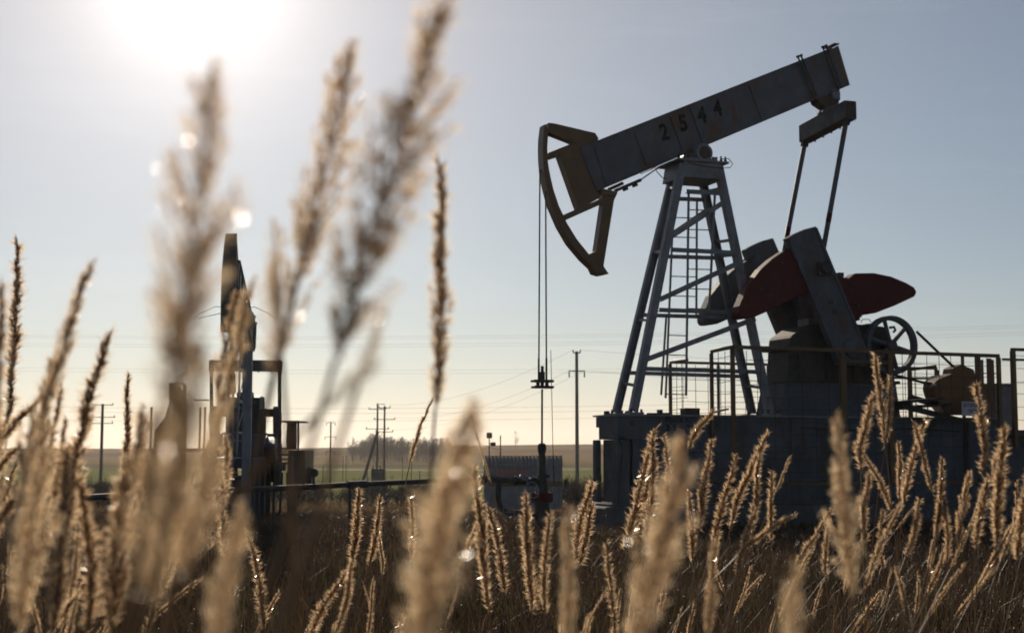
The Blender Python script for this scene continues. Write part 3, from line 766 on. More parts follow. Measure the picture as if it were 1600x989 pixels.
def handwheel(c, r, axis, parent, mat):
    m = MB(); a = Vector(axis).normalized(); e1 = a.cross(Vector((0, 0, 1)))
    if e1.length < .1: e1 = Vector((1, 0, 0))
    e1.normalize(); e2 = a.cross(e1)
    pts = [c + (e1 * math.cos(2 * math.pi * k / 16) + e2 * math.sin(2 * math.pi * k / 16)) * r for k in range(17)]
    m.tube(pts, r * .09, 6, caps=False)
    for k in range(3):
        d_ = e1 * math.cos(math.pi * k / 3) + e2 * math.sin(math.pi * k / 3)
        m.tube([c - d_ * r, c + d_ * r], r * .06, 5)
    m.tube([c, c - a * r * 1.2], r * .1, 6)
    return m.build('handwheel', mat, parent)
handwheel(P3(832, 765, -.25), .14, (0.3, -1, .25), wh, M['steel'])
handwheel(P3(823, 744, -.2), .12, (-.2, -.5, 1), wh, M['steel'])
handwheel(P3(795, 800, -.2), .12, (.2, -1, .2), wh, M['steel'])
MB().box((cu - .27, -.08, zc(758)), (cu - .1, .08, zc(746))).build('valve_body', M['dark'], wh, bevel=.03)
MB().tube([P3(851, 742, -.05), P3(858, 744, -.05)], .03, 8).build('gauge_tap', M['dark'], wh)

# flow line running left in front of the second unit
fl = empty('pipeline', 'long dark flow pipe on short posts running left from the wellhead', 'pipe', (0, 0, 0))
pa, pb = at(750, 747.5, O1.y + (P3(750, 747.5, 0).x) * UH.y), at(345, 767, 20.6)
pa = wpt(*P3(750, 747.5, 0))
def on(px):
    # point on the pipe line pa-pb seen at column px
    best = min(range(401), key=lambda k: abs(800 + F * (pa.lerp(pb, k / 400)).x / (pa.lerp(pb, k / 400)).y - px))
    return pa.lerp(pb, best / 400)
pl_end = pa.lerp(pb, 1.0)
MB().tube([pa, on(700), on(568)], .042, 12).build('pipe_length', M['dark'], fl, smooth=True)
MB().tube([on(568), pl_end, pl_end + (pb - pa).normalized() * 2.5], .042, 12).build('pipe_length', M['dark'], fl, smooth=True)
MB().tube([on(574), on(545)], .062, 12).build('sleeve', M['dark'], fl)
for px in (700, 548, 430, 350):
    p = on(px); MB().tube([p, Vector((p.x, p.y, -.1))], .022, 8).build('post', M['dark'], fl)
p = on(492.5); top = Vector((p.x, p.y, p.z + .17))
MB().tube([p, top], .02, 8).build('gauge_stem', M['dark'], fl)
MB().lathe(Vector((p.x, p.y - .05, p.z + .21)), [(.05, 0), (.07, .01), (.07, .09), (.05, .1)], 18, 'y').build('gauge', M['dark'], fl)
p = on(480); MB().tube([p, p + Vector((-.06, 0, .06))], .012, 6).build('valve_lever', M['dark'], fl)

# ---------------------------------------------------------------- foundation of the main unit
fd = empty('foundation', 'long blue-grey concrete block foundation carrying the numbered pumpjack', 'foundation', (O1.x, O1.y, 0), TH)
U0 = Q(968, 648, -.5)[0]; U1 = Q(1562, 655, -.5)[0]
zl = Q(1000, 786, -.5)[1]
zs = Q(968, 686, -.5)[1]
zseam = [U0, Q(1029, 648, -.5)[0], Q(1035, 648, -.5)[0], Q(1235, 648, -.5)[0], Q(1425, 648, -.5)[0], U1]
print('ledge', zl, 'U0', U0, 'U1', U1)
MB().box((U0 - .06, -.56, DECK - .03), (U1, .56, DECK)).build('deck_plate', M['steel'], fd)
MB().box((U0 + .012, -.45, zs), (U1 - .02, .45, DECK - .032)).build('core', M['footing'], fd)
MB().box((U0 + .6, -.44, .1), (U1 - .02, .44, zs - .004)).build('core', M['footing'], fd)
for i in range(5):
    a, b_ = zseam[i], zseam[i + 1]
    if i == 0:
        MB().box((a, -.5, zs), (b_ - .006, -.455, DECK - .034)).build('panel', M['concrete'], fd, bevel=.006)
        MB().box((a + .25, -.5, zl), (b_ - .006, -.455, zs - .006)).build('panel', M['concrete'], fd, bevel=.006)
    elif i == 1:
        MB().box((a + .006, -.53, zl), (b_ - .006, -.455, DECK - .034)).build('seam_strip', M['concrete'], fd, bevel=.006)
    else:
        zm = (zl + DECK) / 2 + .1
        MB().box((a + .006, -.5 - .008 * (i % 2), zm + .005), (b_ - .006, -.455, DECK - .034)).build('panel', M['concrete'], fd, bevel=.006)
        MB().box((a + .006, -.5 - .008 * ((i + 1) % 2), zl), (b_ - .006, -.455, zm - .005)).build('panel', M['concrete'], fd, bevel=.006)
# front end: cross head with a lifting hole, then two pillars with a recess between
c = Q(943, 659, .1)
MB().box((U0 - .03, -.5, zs), (U0 + .008, .32, DECK - .034)).build('end_beam', M['concrete'], fd, bevel=.006)
MB().box((U0 - .025, .325, zs + .22), (U0 + .008, .5, DECK - .034)).build('end_beam', M['concrete'], fd, bevel=.006)
MB().box((U0 - .05, -.50, zl - .05), (U0 + .2, -.26, zs - .006)).build('pillar', M['footing'], fd, bevel=.01)
MB().box((U0 - .05, .44, zl - .05), (U0 + .05, .60, zs - .006)).build('pillar', M['footing'], fd, bevel=.01)
MB().box((U0 + .12, -.252, zl), (U0 + .6, .50, zs - .004)).build('core', M['footing'], fd)
MB().box((U0 - .35, -.66, -.2), (U1, .7, zl - .055)).build('footing', M['footing'], fd, bevel=.03)
MB().box((U0 - .2, -.60, zl - .05), (U1, .62, zl - .004)).build('ledge', M['footing'], fd, bevel=.01)
# lettering
def face_text(body, px, py, v, size, mat, parent, name='lettering', sx=1.0, bold=0):
    p = P3(px, py, v)
    return text(name, body, size, mat, parent, Matrix.Translation(p) @ Matrix.Rotation(R(90), 4, 'X'), bold=bold, depth=.0015, sx=sx)
face_text('Пром. А1', 1061, 657, -.503, .13, M['black'], fd, sx=.95, bold=.003)
face_text('3 5 4 9', 1059, 668.5, -.503, .15, M['black'], fd, sx=1.15, bold=.004)
MB().tube([P3(966, 683, -.53), P3(973, 700, -.53), P3(970, 730, -.53), P3(965, 790, -.56)], .008, 5).build('hanging_cable', M['rubber'], fd)
MB().tube([P3(963, 686, -.56), P3(958, 676, -.56), P3(968, 682, -.56), P3(980, 686, -.54)], .008, 5).build('hanging_cable', M['rubber'], fd)
MB().lathe(P3(987, 661, -.51), [(.05, 0), (.05, .02)], 12, 'y').build('lifting_eye', M['dark'], fd)
for px in (1508, 1512):
    MB().tube([P3(px, 660, -.53), P3(px, 780, -.53)], .022, 8).build('conduit', M['dark'], fd)
for px in (1120, 1205, 1290, 1375, 1460):
    for py in (664, 776):
        MB().lathe(P3(px, py, -.52), [(.028, 0), (.028, .03)], 6, 'y').build('bolt', M['dark'], fd)
for px in (1160, 1350):
    p = P3(px, 700, -.52)
    MB().box((p.x - .16, -.525, p.z - .1), (p.x + .16, -.50, p.z + .1)).build('cover_plate', M['steel2'], fd, bevel=.005)
MB().tube([P3(1250, 668, -.54), P3(1330, 672, -.55), P3(1420, 670, -.54), P3(1500, 674, -.55)], .012, 6).build('hanging_cable', M['rubber'], fd)
for px, v, w, h in ((948, .1, .07, .07), (1031, -.4, .07, .09), (1020, -.4, .2, .03), (1040, -.45, .1, .035), (981, .2, .06, .08)):
    p = P3(px, 647, v)
    MB().box((p.x - w / 2, v - .05, DECK + .002), (p.x + w / 2, v + .05, DECK + h)).build('anchor_bolt', M['dark'], fd)
a = P3(1067, 640, -.2); b_ = P3(1090, 640, -.2)
tag(MB().box((O1 + UH * 0).to_tuple() and (a.x, -.3, DECK + .003), (b_.x, -.08, DECK + .13)).build('wooden_box', M['wood'], None, bevel=.01), 'small dark wooden box lying on the deck between the tower legs', 'box')
bx = bpy.context.scene.objects['wooden_box']; bx.location = (O1.x, O1.y, 0); bx.rotation_euler = (0, 0, TH)
MB().bar(P3(1110, 645, -.45), P3(1137, 639, .1), .05, .03).build('loose_bar', M['dark'], fd)

# lower annex block to the right of the foundation
ax = empty('equipment_plinth', 'low dark concrete plinth at the right end behind the guard fence', 'plinth', (O1.x, O1.y, 0), TH)
z = Q(1580, 672, 0)[1]
MB().box((U1 + .1, -.35, z - .12), (U1 + 4.5, 1.2, z)).build('slab', M['footing'], ax, bevel=.01)
MB().box((U1 + .15, -.25, -.2), (U1 + 4.4, 1.1, z - .124)).build('block', M['footing'], ax, bevel=.01)
cb = empty('control_cabinet', 'pale grey control cabinet standing behind the yellow motor guard', 'cabinet', (O1.x, O1.y, 0), TH)
a = Q(1532, 602, .3); b_ = Q(1573, 682, .3)
MB().box((a[0], .1, b_[1] - .1), (b_[0], .6, a[1])).build('body', M['shed'], cb, bevel=.01)
MB().box((a[0] + .03, .075, b_[1]), (b_[0] - .04, .097, a[1] - .04)).build('door', M['shed'], cb, bevel=.005)
MB().box((a[0] - .03, .06, a[1] + .002), (b_[0] + .03, .64, a[1] + .03)).build('lid', M['roof'], cb)

# ---------------------------------------------------------------- guard fences
def guard(root, name, corners, v, zb, zt, posts, mesh_step=.26, hstep=.225, rail=.055, mat='yellow'):
    pass
def wires(root, p, q, zb_, zt_, step=.26, hstep=.22, r=.0042):
    """wire mesh between p and q (u, v) from height zb_ to zt_"""
    m = MB(); L_ = math.hypot(q[0] - p[0], q[1] - p[1]); n_ = max(1, int(L_ / step))
    for k in range(1, n_):
        t_ = k / n_; u_, v_ = p[0] + (q[0] - p[0]) * t_, p[1] + (q[1] - p[1]) * t_
        j = rnd.uniform(-.006, .006)
        m.bar((u_ + j, v_, zb_), (u_ - j, v_, zt_), r * 2, r * 2, up=(0, 1, 0))
    k = 1
    while zb_ + k * hstep < zt_ - .05:
        z_ = zb_ + k * hstep
        n2 = 6; prev = None
        for i in range(n2 + 1):
            t_ = i / n2; pt = Vector((p[0] + (q[0] - p[0]) * t_, p[1] + (q[1] - p[1]) * t_ - r * 2.2, z_ + rnd.uniform(-.012, .012)))
            if prev is not None: m.bar(prev, pt, r * 2, r * 2)
            prev = pt
        k += 1
    o = m.build('wire_mesh', M['dark'], root); o['kind'] = 'stuff'
    return o
def rail(root, p, q, s=.055, name='rail', mat='yellow'):
    return MB().bar(p, q, s, s).build(name, M[mat], root, bevel=.006)

gf = empty('guard_fence', 'long yellow guard fence with wire mesh in front of the gearbox and motor', 'guard fence', (O1.x, O1.y, 0), TH, 'yellow guard fences')
GV = -1.3
zt1 = Q(1142, 542, GV)[1]; zb1 = Q(1142, 757, GV)[1]
ua, ub, uc_, ud_ = Q(1145, 600, GV)[0], Q(1316, 600, GV)[0], Q(1391, 600, GV)[0], Q(1561, 600, GV)[0]
print('guard z', zt1, zb1, 'right top', Q(1563, 556, GV)[1])
zt2 = Q(1561, 556, GV)[1]
rail(gf, (ua, GV, zt1), (ud_, GV, zt2), .065, 'top_rail')
rail(gf, (ua, GV, zb1), (ud_, GV, zb1), .055, 'bottom_rail')
for u_, w in ((ua, .07), (ub, .085), (uc_, .11), (ud_, .075)):
    z_ = zt1 + (zt2 - zt1) * (u_ - ua) / (ud_ - ua) - .034
    MB().box((u_ - w / 2, GV - .035, zb1 - (.25 if u_ in (ub, ud_) else 0)), (u_ + w / 2, GV + .03, z_)).build('post', M['yellow'], gf, bevel=.005)
zz = Q(1350, 566, GV)[1]
rail(gf, (ub, GV - .01, zz), (uc_, GV - .01, zz), .06, 'inner_rail')
rail(gf, (Q(1320, 600, GV)[0], GV - .01, zz), (Q(1320, 600, GV)[0], GV - .01, zb1), .05, 'gate_stile')
for a, b_ in ((ua, ub), (ub, uc_), (uc_, ud_)):
    wires(gf, (a, GV), (b_, GV), zb1, zt1 - .05)
# return to the deck
ur = ua - .02
rv = -.55
rail(gf, (ua, GV, zt1 - .002), (ua - .02, rv, zt1 - .03), .06, 'return_rail')
rail(gf, (ua - .02, rv, zt1 - .06), (ua - .02, rv, DECK - .4), .06, 'return_post')
wires(gf, (ua, GV + .05), (ua, rv), DECK - .3, zt1 - .06, .2)
# outriggers tie the fence to the foundation
for u_ in (ua, ub, uc_, ud_):
    MB().bar((u_, GV, zb1 + .02), (u_, -.62, zb1 + .02), .05, .05).build('outrigger', M['yellow'], gf)

fg = empty('guard_fence', 'yellow guard fence with wire mesh behind the tower legs on the far side', 'guard fence', (O1.x, O1.y, 0), TH, 'yellow guard fences')
FV2 = 1.3
ut = Q(1047, 568, FV2)[0]
ztf = Q(1047, 566, FV2)[1]; 
ue, uf = Q(1202, 573, FV2)[0], Q(1464, 575, FV2)[0]
rail(fg, (ut, FV2, ztf), (uf, FV2, ztf), .05, 'top_rail')
rail(fg, (ut, FV2 - .002, ztf), (ut, .56, ztf + .004), .05, 'return_rail')
rail(fg, (ue, FV2 + .02, Q(1202, 586, FV2)[1]), (uf, FV2 + .02, Q(1202, 586, FV2)[1]), .045, 'inner_rail')
for u_, w, zz_ in ((ut, .055, ztf), (ue, .10, ztf), (Q(1122, 573, FV2)[0], .04, ztf), (Q(1421, 573, FV2)[0], .085, ztf), (uf, .06, ztf)):
    MB().box((u_ - w / 2, FV2 - .03, DECK - 1.2), (u_ + w / 2, FV2 + .03, zz_ - .026)).build('post', M['yellow'], fg, bevel=.005)
wires(fg, (ut, FV2), (ue, FV2), DECK - .8, ztf - .04)
wires(fg, (ue, FV2), (uf, FV2), DECK - .8, ztf - .04)
wires(fg, (ut, FV2 - .05), (ut, .58), DECK - .3, ztf - .04, .17)
for u_ in (ut, ue, uf):
    MB().bar((u_, FV2 - .035, DECK - .9), (u_, .46, DECK - .9), .05, .05).build('outrigger', M['yellow'], fg)

# motor cage and right hand gate frame
mg = empty('guard_gate', 'brown gate frame standing at the right edge beside the motor cage', 'gate', (O1.x, O1.y, 0), TH)
v = -.9
g0 = Q(1584, 600, v)[0]; g1 = g0 + 1.25
zt3 = Q(1584, 546, v)[1]; zb3 = Q(1584, 672, v)[1]
rail(mg, (g0 - .04, v, zt3), (g1, v, zt3), .06, 'top_rail')
for g_ in (g0, g1):
    MB().box((g_ - .045, v - .04, zb3 - .35), (g_ + .045, v + .04, zt3 - .03)).build('post', M['yellow'], mg, bevel=.005)
rail(mg, (g0, v, zb3 - .1), (g1, v, zb3 - .1), .05, 'bottom_rail')
wires(mg, (g0, v), (g1, v), zb3 - .05, zt3 - .04, .3, .25)
z_ = Q(1590, 562, v + .15)[1]
rail(mg, (Q(1566, 562, v + .15)[0], v + .15, z_), (g1, v + .15, z_), .045, 'inner_rail')

mcg = empty('motor_cage', 'brown frame cage with thin bars rising over the electric motor', 'cage', (O1.x, O1.y, 0), TH)
v = -.2
for x, w, yt in ((1528.5, .10, 555), (1546.5, .07, 560), (1505, .04, 556), (1535.5, .02, 562), (1552, .02, 562)):
    u_ = Q(x, 600, v)[0]
    MB().box((u_ - w / 2, v - .03, DECK), (u_ + w / 2, v + .03, Q(x, yt, v)[1])).build('post', M['yellow'], mcg)
a, b_ = P3(1503, 556, v), P3(1561, 561, v)
rail(mcg, (a.x, v, a.z + .02), (b_.x, v, a.z + .02), .07, 'top_rail')
rail(mcg, (P3(1528, 583, v).x, v - .01, P3(1528, 583, v).z), (P3(1561, 583, v).x, v - .01, P3(1528, 583, v).z), .02, 'cross_bar')
rail(mcg, (P3(1421, 578, .8).x, .8, P3(1421, 578, .8).z), (P3(1463, 572, .3).x, .3, P3(1463, 572, .3).z), .05, 'side_rail')
rail(mcg, (P3(1462, 574, .3).x, .3, P3(1462, 574, .3).z - .03), (P3(1462, 574, .3).x, .3, DECK + .3), .05, 'side_post')

# warning sign on the fence
sg = empty('warning_sign', 'small pale rectangular sign with two lines of lettering on the guard fence', 'sign', (O1.x, O1.y, 0), TH)
a, b_ = Q(1502.5, 627, GV - .045), Q(1537, 650, GV - .045)
MB().box((a[0], GV - .047, b_[1]), (b_[0], GV - .04, a[1])).build('plate', M['white'], sg)
sx_ = (a[0] + b_[0]) / 2
for body, y, s_ in (('ОСТОРОЖНО', 633.5, .092), ('ПУСК', 643, .10)):
    z_ = Q(1520, y, GV - .05)[1]
    text('lettering', body, s_, M['black'], sg, Matrix.Translation((sx_, GV - .0485, z_)) @ Matrix.Rotation(R(90), 4, 'X'), bold=.001, depth=.001, sx=.68)

# ---------------------------------------------------------------- second pumping unit, seen head on
RZ2 = R(95.7)
pump2 = empty('pumpjack', 'smaller dark pumpjack seen head-on at left with its head raised', 'pumpjack', (-6.54, 33.7, 0), RZ2, 'pumpjacks')
D2 = 1.30
S2 = .80
piv2 = 4.8
tsc = (piv2 - .35 - D2) / (Q(1097, 254, -.38)[1] - DECK)
def xf_tower(p): return Vector((p[0] * .62, p[1] * .36, D2 + (p[2] - DECK) * tsc))
tz = D2 + (PIV[1] - DECK) * tsc
rb = rot(PIV, -R(22 + 16))   # head goes up, tail down
def xf_beam(p):
    q = rb(p)
    return Vector(((q[0] - PIV[0]) * S2, q[1] * 1.05, tz + (q[2] - PIV[1]) * S2))
tailp = Vector((P3(1297, 150, 0).x, 0, P3(1297, 150, 0).z))
tail2 = xf_beam(tailp)
def xf_yoke(p):
    return Vector((tail2.x + (p[0] - tailp.x) * S2, p[1] * 1.08, tail2.z + (p[2] - tailp.z) * S2))
cax2 = (tail2.x + .25, D2 + .95)
rc = rot(CRX, R(172))
def xf_crank(p):
    q = rc(p)
    return Vector((cax2[0] + (q[0] - CRX[0]) * S2, q[1] * 1.0, cax2[1] + (q[2] - CRX[1]) * S2))
def xf_box(p):
    return Vector((cax2[0] + (p[0] - CRX[0]) * S2, p[1] * 1.0, D2 + (p[2] - DECK) * .86))
build_tower(pump2, xf_tower, ladder=False)
build_beam(pump2, xf_beam, head='dark')
yc2 = build_yoke(pump2, xf_yoke)
y2 = xf_yoke(Vector((yc2[0], 0, yc2[1])))
pin2 = xf_crank(Vector((PIN[0], 0, PIN[1])))
for s in (-1, 1):
    build_pitman(pump2, (y2.x, y2.z), (pin2.x, pin2.z), s * .86)
    build_crank(pump2, xf_crank, s, 'steel2')
build_gearbox(pump2, xf_box)
print('pump2 tail', tail2, 'yoke', y2, 'pin', pin2)
# aerial wires sticking out under the head
for s in (-1, 1):
    MB().tube([(-.6, s * .1, 4.75), (-.6, s * .45, 4.78), (-.6, s * .8, 4.62), (-.55, s * .95, 4.5)], .008, 5).build('whip_wire', M['rubber'], pump2)
MB().tube([(-.6, .1, 4.68), (-.6, .5, 4.58), (-.6, .85, 4.5)], .008, 5).build('whip_wire', M['rubber'], pump2)

f2 = empty('foundation', 'raised steel skid with deck beams under the head-on pumpjack', 'foundation', (-6.50, 33.7, 0), RZ2)
MB().box((-1.6, -.06, D2 - .24), (4.6, .62, D2 - .02)).build('deck_beam', M['steel'], f2, bevel=.01)
MB().box((-1.3, -.5, D2 - .27), (4.6, -.1, D2 - .05)).build('deck_beam', M['concrete'], f2, bevel=.01)
for u_ in (-1.3, 0.2, 2.0, 4.0):
    for v_ in (-.42, .45):
        MB().box((u_ - .12, v_ - .12, -.2), (u_ + .12, v_ + .12, D2 - .28)).build('support', M['footing'], f2, bevel=.01)
MB().box((0, -.35, -.2), (4.6, .35, D2 - .5)).build('plinth', M['footing'], f2, bevel=.02)
MB().bar((-1.5, -.36, -.2), (-1.25, -.34, 3.72), .20, .16, up=(1, 0, 0)).build('front_column', M['steel'], f2, bevel=.01)

def W2(px, py, Y): return at(px, py, Y)
g2 = empty('guard_fence', 'brown guard frame with boxy motor cover right of the head-on pumpjack', 'guard fence', (0, 0, 0), 0, 'yellow guard fences')
Yg = 33.0
def wb_(name, x0, y0, x1, y1, Y, dpt, mat, par, bev=.006):
    a, b_ = at(x0, y0, Y), at(x1, y1, Y)
    return MB().box((a.x, Y, b_.z), (b_.x, Y + dpt, a.z)).build(name, M[mat], par, bevel=bev)
wb_('top_rail', 436, 657, 467, 659, Yg, 1.6, 'yellow', g2)
wb_('panel', 448, 660, 463, 702, Yg, .05, 'yellow', g2)
wb_('post', 464.5, 659.5, 467, 703, Yg, .05, 'yellow', g2)
wb_('motor_cover', 450, 703, 476, 760, Yg - .1, 1.4, 'yellow', g2)
wb_('cabinet', 477, 730, 486, 757, Yg + .2, .5, 'dark', g2)
for y in (699, 709, 716, 722):
    wb_('cross_bar', 434, y, 452, y + 2.5, Yg + .02, .06, 'yellow', g2)
for x, x2 in ((441, 437), (449, 452), (457, 455)):
    MB().bar(at(x, 738, Yg + .3), Vector((at(x2, 800, Yg + .3).x, Yg + .3, -.1)), .05, .05).build('leg', M['dark'], g2)
wb_('leg', 456, 760, 461, 806, Yg + .1, .15, 'dark', g2)
wb_('handle_post', 455.5, 712, 458, 755, Yg - .3, .04, 'steel', g2)
g3 = empty('guard_fence', 'brown guard frame with rounded cover left of the head-on pumpjack', 'guard fence', (0, 0, 0), 0, 'yellow guard fences')
Y3 = 34.5
a = [at(x, y, Y3) for x, y in ((264, 600), (272, 600), (279, 610), (284, 622), (284, 700), (240, 700), (242, 672), (258, 650), (264, 630))]
MB().prism([(p.x, p.z) for p in a], Y3, Y3 + .5).build('rounded_cover', M['yellow'], g3, bevel=.01)
wb_('top_rail', 264, 598, 288, 600, Y3 - .1, .06, 'yellow', g3)
wb_('post', 286, 600.5, 288, 698, Y3 - .1, .06, 'yellow', g3)
wb_('top_rail', 302, 624, 326, 626, Y3 - .1, .06, 'yellow', g3)
for x in (311, 318.5, 235):
    wb_('post', x, 636, x + 1.8, 700, Y3 - .1, .05, 'yellow', g3)
wb_('base_frame', 232, 700, 326, 706, Y3 - .2, .8, 'dark', g3)
for x in (240, 285, 320):
    MB().box((at(x, 706, Y3).x - .06, Y3, -.2), (at(x, 706, Y3).x + .06, Y3 + .12, at(x, 706, Y3).z)).build('leg', M['dark'], g3)
k3 = empty('switch_cabinet', 'tall dark metal cabinet with a short mast standing in dry grass at left', 'cabinet', (0, 0, 0))
wb_('body', 216, 725, 236, 800, 31, .5, 'dark', k3, .01)
wb_('cap', 214, 718, 237, 724, 30.95, .6, 'dark', k3, .01)
wb_('mast', 219, 693, 222, 718, 31.1, .06, 'dark', k3)
wb_('mast_arm', 209, 708, 228, 710, 31.1, .05, 'dark', k3)
wb_('lamp_box', 221.5, 693, 227, 697, 31.1, .08, 'dark', k3)

# ---------------------------------------------------------------- shed
sh = empty('equipment_shed', 'small corrugated metal shed with faded red lettering behind the wellhead', 'shed', (0, 0, 0))
YS = 60
a, b_ = at(756, 727, YS), at(879, 800, YS)
x0, x1, z1, z0 = a.x, b_.x, a.z, b_.z
dep = 1.9
def corr(x0, x1, z0, z1, y, pitch=.085, amp=.018, sloped=None, nm='wall', mat='shed', along='x'):
    m = MB(); n_ = int((x1 - x0) / pitch) * 4; vs = []; fs = []
    for i in range(n_ + 1):
        x = x0 + (x1 - x0) * i / n_
        o_ = (0, amp, amp, 0)[i % 4]
        if sloped is None: vs += [(x, y - o_, z0), (x, y - o_, z1)]
        else:
            (ya, za), (yb, zb2) = sloped; vs += [(x, ya, za + o_), (x, yb, zb2 + o_)]
    for i in range(n_): fs.append((2 * i, 2 * i + 2, 2 * i + 3, 2 * i + 1))
    return m.add(vs, fs).build(nm, M[mat], sh)
corr(x0, x1, z0, z1, YS, .16, .012)
MB().box((x0 + .01, YS + .03, z0), (x1 - .01, YS + dep - .02, z1 - .004)).build('frame', M['shed'], sh)
ridge = at(800, 714, YS + dep / 2)
corr(x0 - .03, x1 + .03, 0, 0, 0, .155, .035, ((YS - .09, z1 - .01), (YS + dep / 2, ridge.z)), 'roof', 'roof')
corr(x0 - .03, x1 + .03, 0, 0, 0, .155, .035, ((YS + dep + .09, z1 - .01), (YS + dep / 2 + .002, ridge.z)), 'roof', 'roof')
for xx in (x0 + .02, x1 - .06):
    MB().add([(xx, YS + .02, z1 - .03), (xx, YS + dep - .02, z1 - .03), (xx, YS + dep / 2, ridge.z - .02), (xx + .04, YS + .02, z1 - .03), (xx + .04, YS + dep - .02, z1 - .03), (xx + .04, YS + dep / 2, ridge.z - .02)], [(0, 1, 2), (3, 5, 4), (0, 3, 4, 1), (1, 4, 5, 2), (2, 5, 3, 0)]).build('gable', M['shed'], sh)
MB().box((x0 - .05, YS + dep / 2 - .06, ridge.z + .03), (x1 + .05, YS + dep / 2 + .06, ridge.z + .06)).build('ridge_cap', M['roof'], sh)
e1, e2 = at(864, 726, YS - .05), at(886, 790, YS - .05)
p = at(801, 739.5, YS - .04)
w1, w2 = at(777, 735, YS - .035), at(824, 744.5, YS - .035)
fr = MB()
for (xa, za, xb, zb2) in ((w1.x, w1.z, w2.x, w1.z), (w1.x, w2.z, w2.x, w2.z), (w1.x, w1.z, w1.x, w2.z), (w2.x, w1.z, w2.x, w2.z)):
    fr.bar((xa, YS - .035, za), (xb, YS - .035, zb2), .02, .02, up=(0, 1, 0))
fr.build('lettering_border', M['redtext'], sh)
text('lettering', 'ОГНЕОПАСНО', .24, M['redtext'], sh, Matrix.Translation((p.x, YS - .032, p.z)) @ Matrix.Rotation(R(90), 4, 'X'), bold=.004, depth=.002, sx=.80)
wb_('vent_box', 882, 749, 886.5, 764, YS + .5, .4, 'dark', sh)
b1, b2 = at(764, 752, YS - .03), at(879, 759.5, YS - .03)
MB().box((b1.x, YS - .028, b2.z), (b2.x, YS - .018, b1.z)).build('painted_band', M['yellow'], sh)
for x in (888, 893, 898):
    pass

# ---------------------------------------------------------------- power poles
def pole_thing(px, ytop, Y, w, label, arms, mat='pole', taper=.75, name='power_pole'):
    tp = at(px, ytop, Y); zb_ = float(gz(tp.x, Y))
    r_ = empty(name, label, 'power pole', (tp.x, Y, zb_), 0, 'power poles')
    H = tp.z - zb_
    MB().tube([(0, 0, -.3), (0, 0, H * .5), (0, 0, H)], w / 2, 10, w / 2 * taper).build('shaft', M[mat], r_, smooth=True)
    for (dy, half, kind) in arms:
        z_ = H - dy
        MB().bar((-half, -.09, z_), (half, -.09, z_), .07, .07).build('crossarm', M['dark'], r_, bevel=.004)
        for s in (-1, 1):
            if kind == 'up':
                MB().lathe((s * half * .92, -.09, z_ + .04), [(.02, 0), (.055, .04), (.035, .07), (.055, .10), (.03, .16)], 8).build('insulator', M['ins'], r_)
            else:
                MB().lathe((s * half * .92, -.09, z_ - .42), [(.03, 0), (.06, .03), (.03, .10), (.06, .14), (.03, .21), (.06, .25), (.02, .38)], 8).build('insulator', M['ins'], r_)
    return r_, tp, zb_
pA, tA, _ = pole_thing(901, 549, 95, .28, 'tall grey concrete power pole between the wellhead and the foundation', [(.1, .26, 'up'), (1.32, .55, 'dn')])
pB, tB, _ = pole_thing(160.5, 631, 140, .34, 'lone power pole with three crossarms in the gap at far left', [(.1, 1.1, 'up'), (1.3, 1.3, 'up'), (1.9, 1.1, 'up')], mat='darkpole')
pC, tC, _ = pole_thing(517, 659, 200, .26, 'distant power pole with three crossarms in the middle of the green field', [(.1, .65, 'dn'), (2.1, .85, 'dn'), (4.1, .65, 'dn')], mat='darkpole')
pD, tD, _ = pole_thing(590, 630, 145, .24, 'left post of the twin power poles with a slanting brace', [(.6, .9, 'up'), (2.6, 1.2, 'up')], mat='darkpole')
pE, tE, _ = pole_thing(601, 634, 143, .24, 'right post of the twin power poles beside the transformer box', [(.2, .6, 'up'), (1.35, 1.1, 'up'), (2.6, .9, 'up')], mat='darkpole')
tA_ = at(590, 675, 145); bt = at(558, 775, 141)
MB().tube([tA_ - Vector(pD.location), Vector((bt.x, 141, float(gz(bt.x, 141)) - .2)) - Vector(pD.location)], .16, 8).build('brace', M['darkpole'], pD)
MB().bar(Vector((tD.x, 145, tD.z - .1)) - Vector(pD.location), Vector((tE.x, 143, tD.z - .15)) - Vector(pD.location), .06, .06).build('tie_bar', M['dark'], pD)
tf = empty('transformer', 'dark transformer box on a stand beside the twin poles', 'transformer', (0, 0, 0))
wb_('tank', 580, 732, 601, 752, 141, 1.0, 'dark', tf, .03)
wb_('stand', 581, 752.5, 600, 784, 141.1, .8, 'concrete', tf, .02)
for x in (583, 588, 594):
    p = at(x, 732, 141.5)
    MB().lathe((p.x, 141.4, p.z), [(.04, 0), (.08, .05), (.05, .12), (.08, .16), (.03, .3)], 8).build('bushing', M['ins'], tf)
for k in range(5):
    wb_('fin', 581.5 + k * 4, 735, 583 + k * 4, 750, 140.93, .06, 'dark', tf, 0)

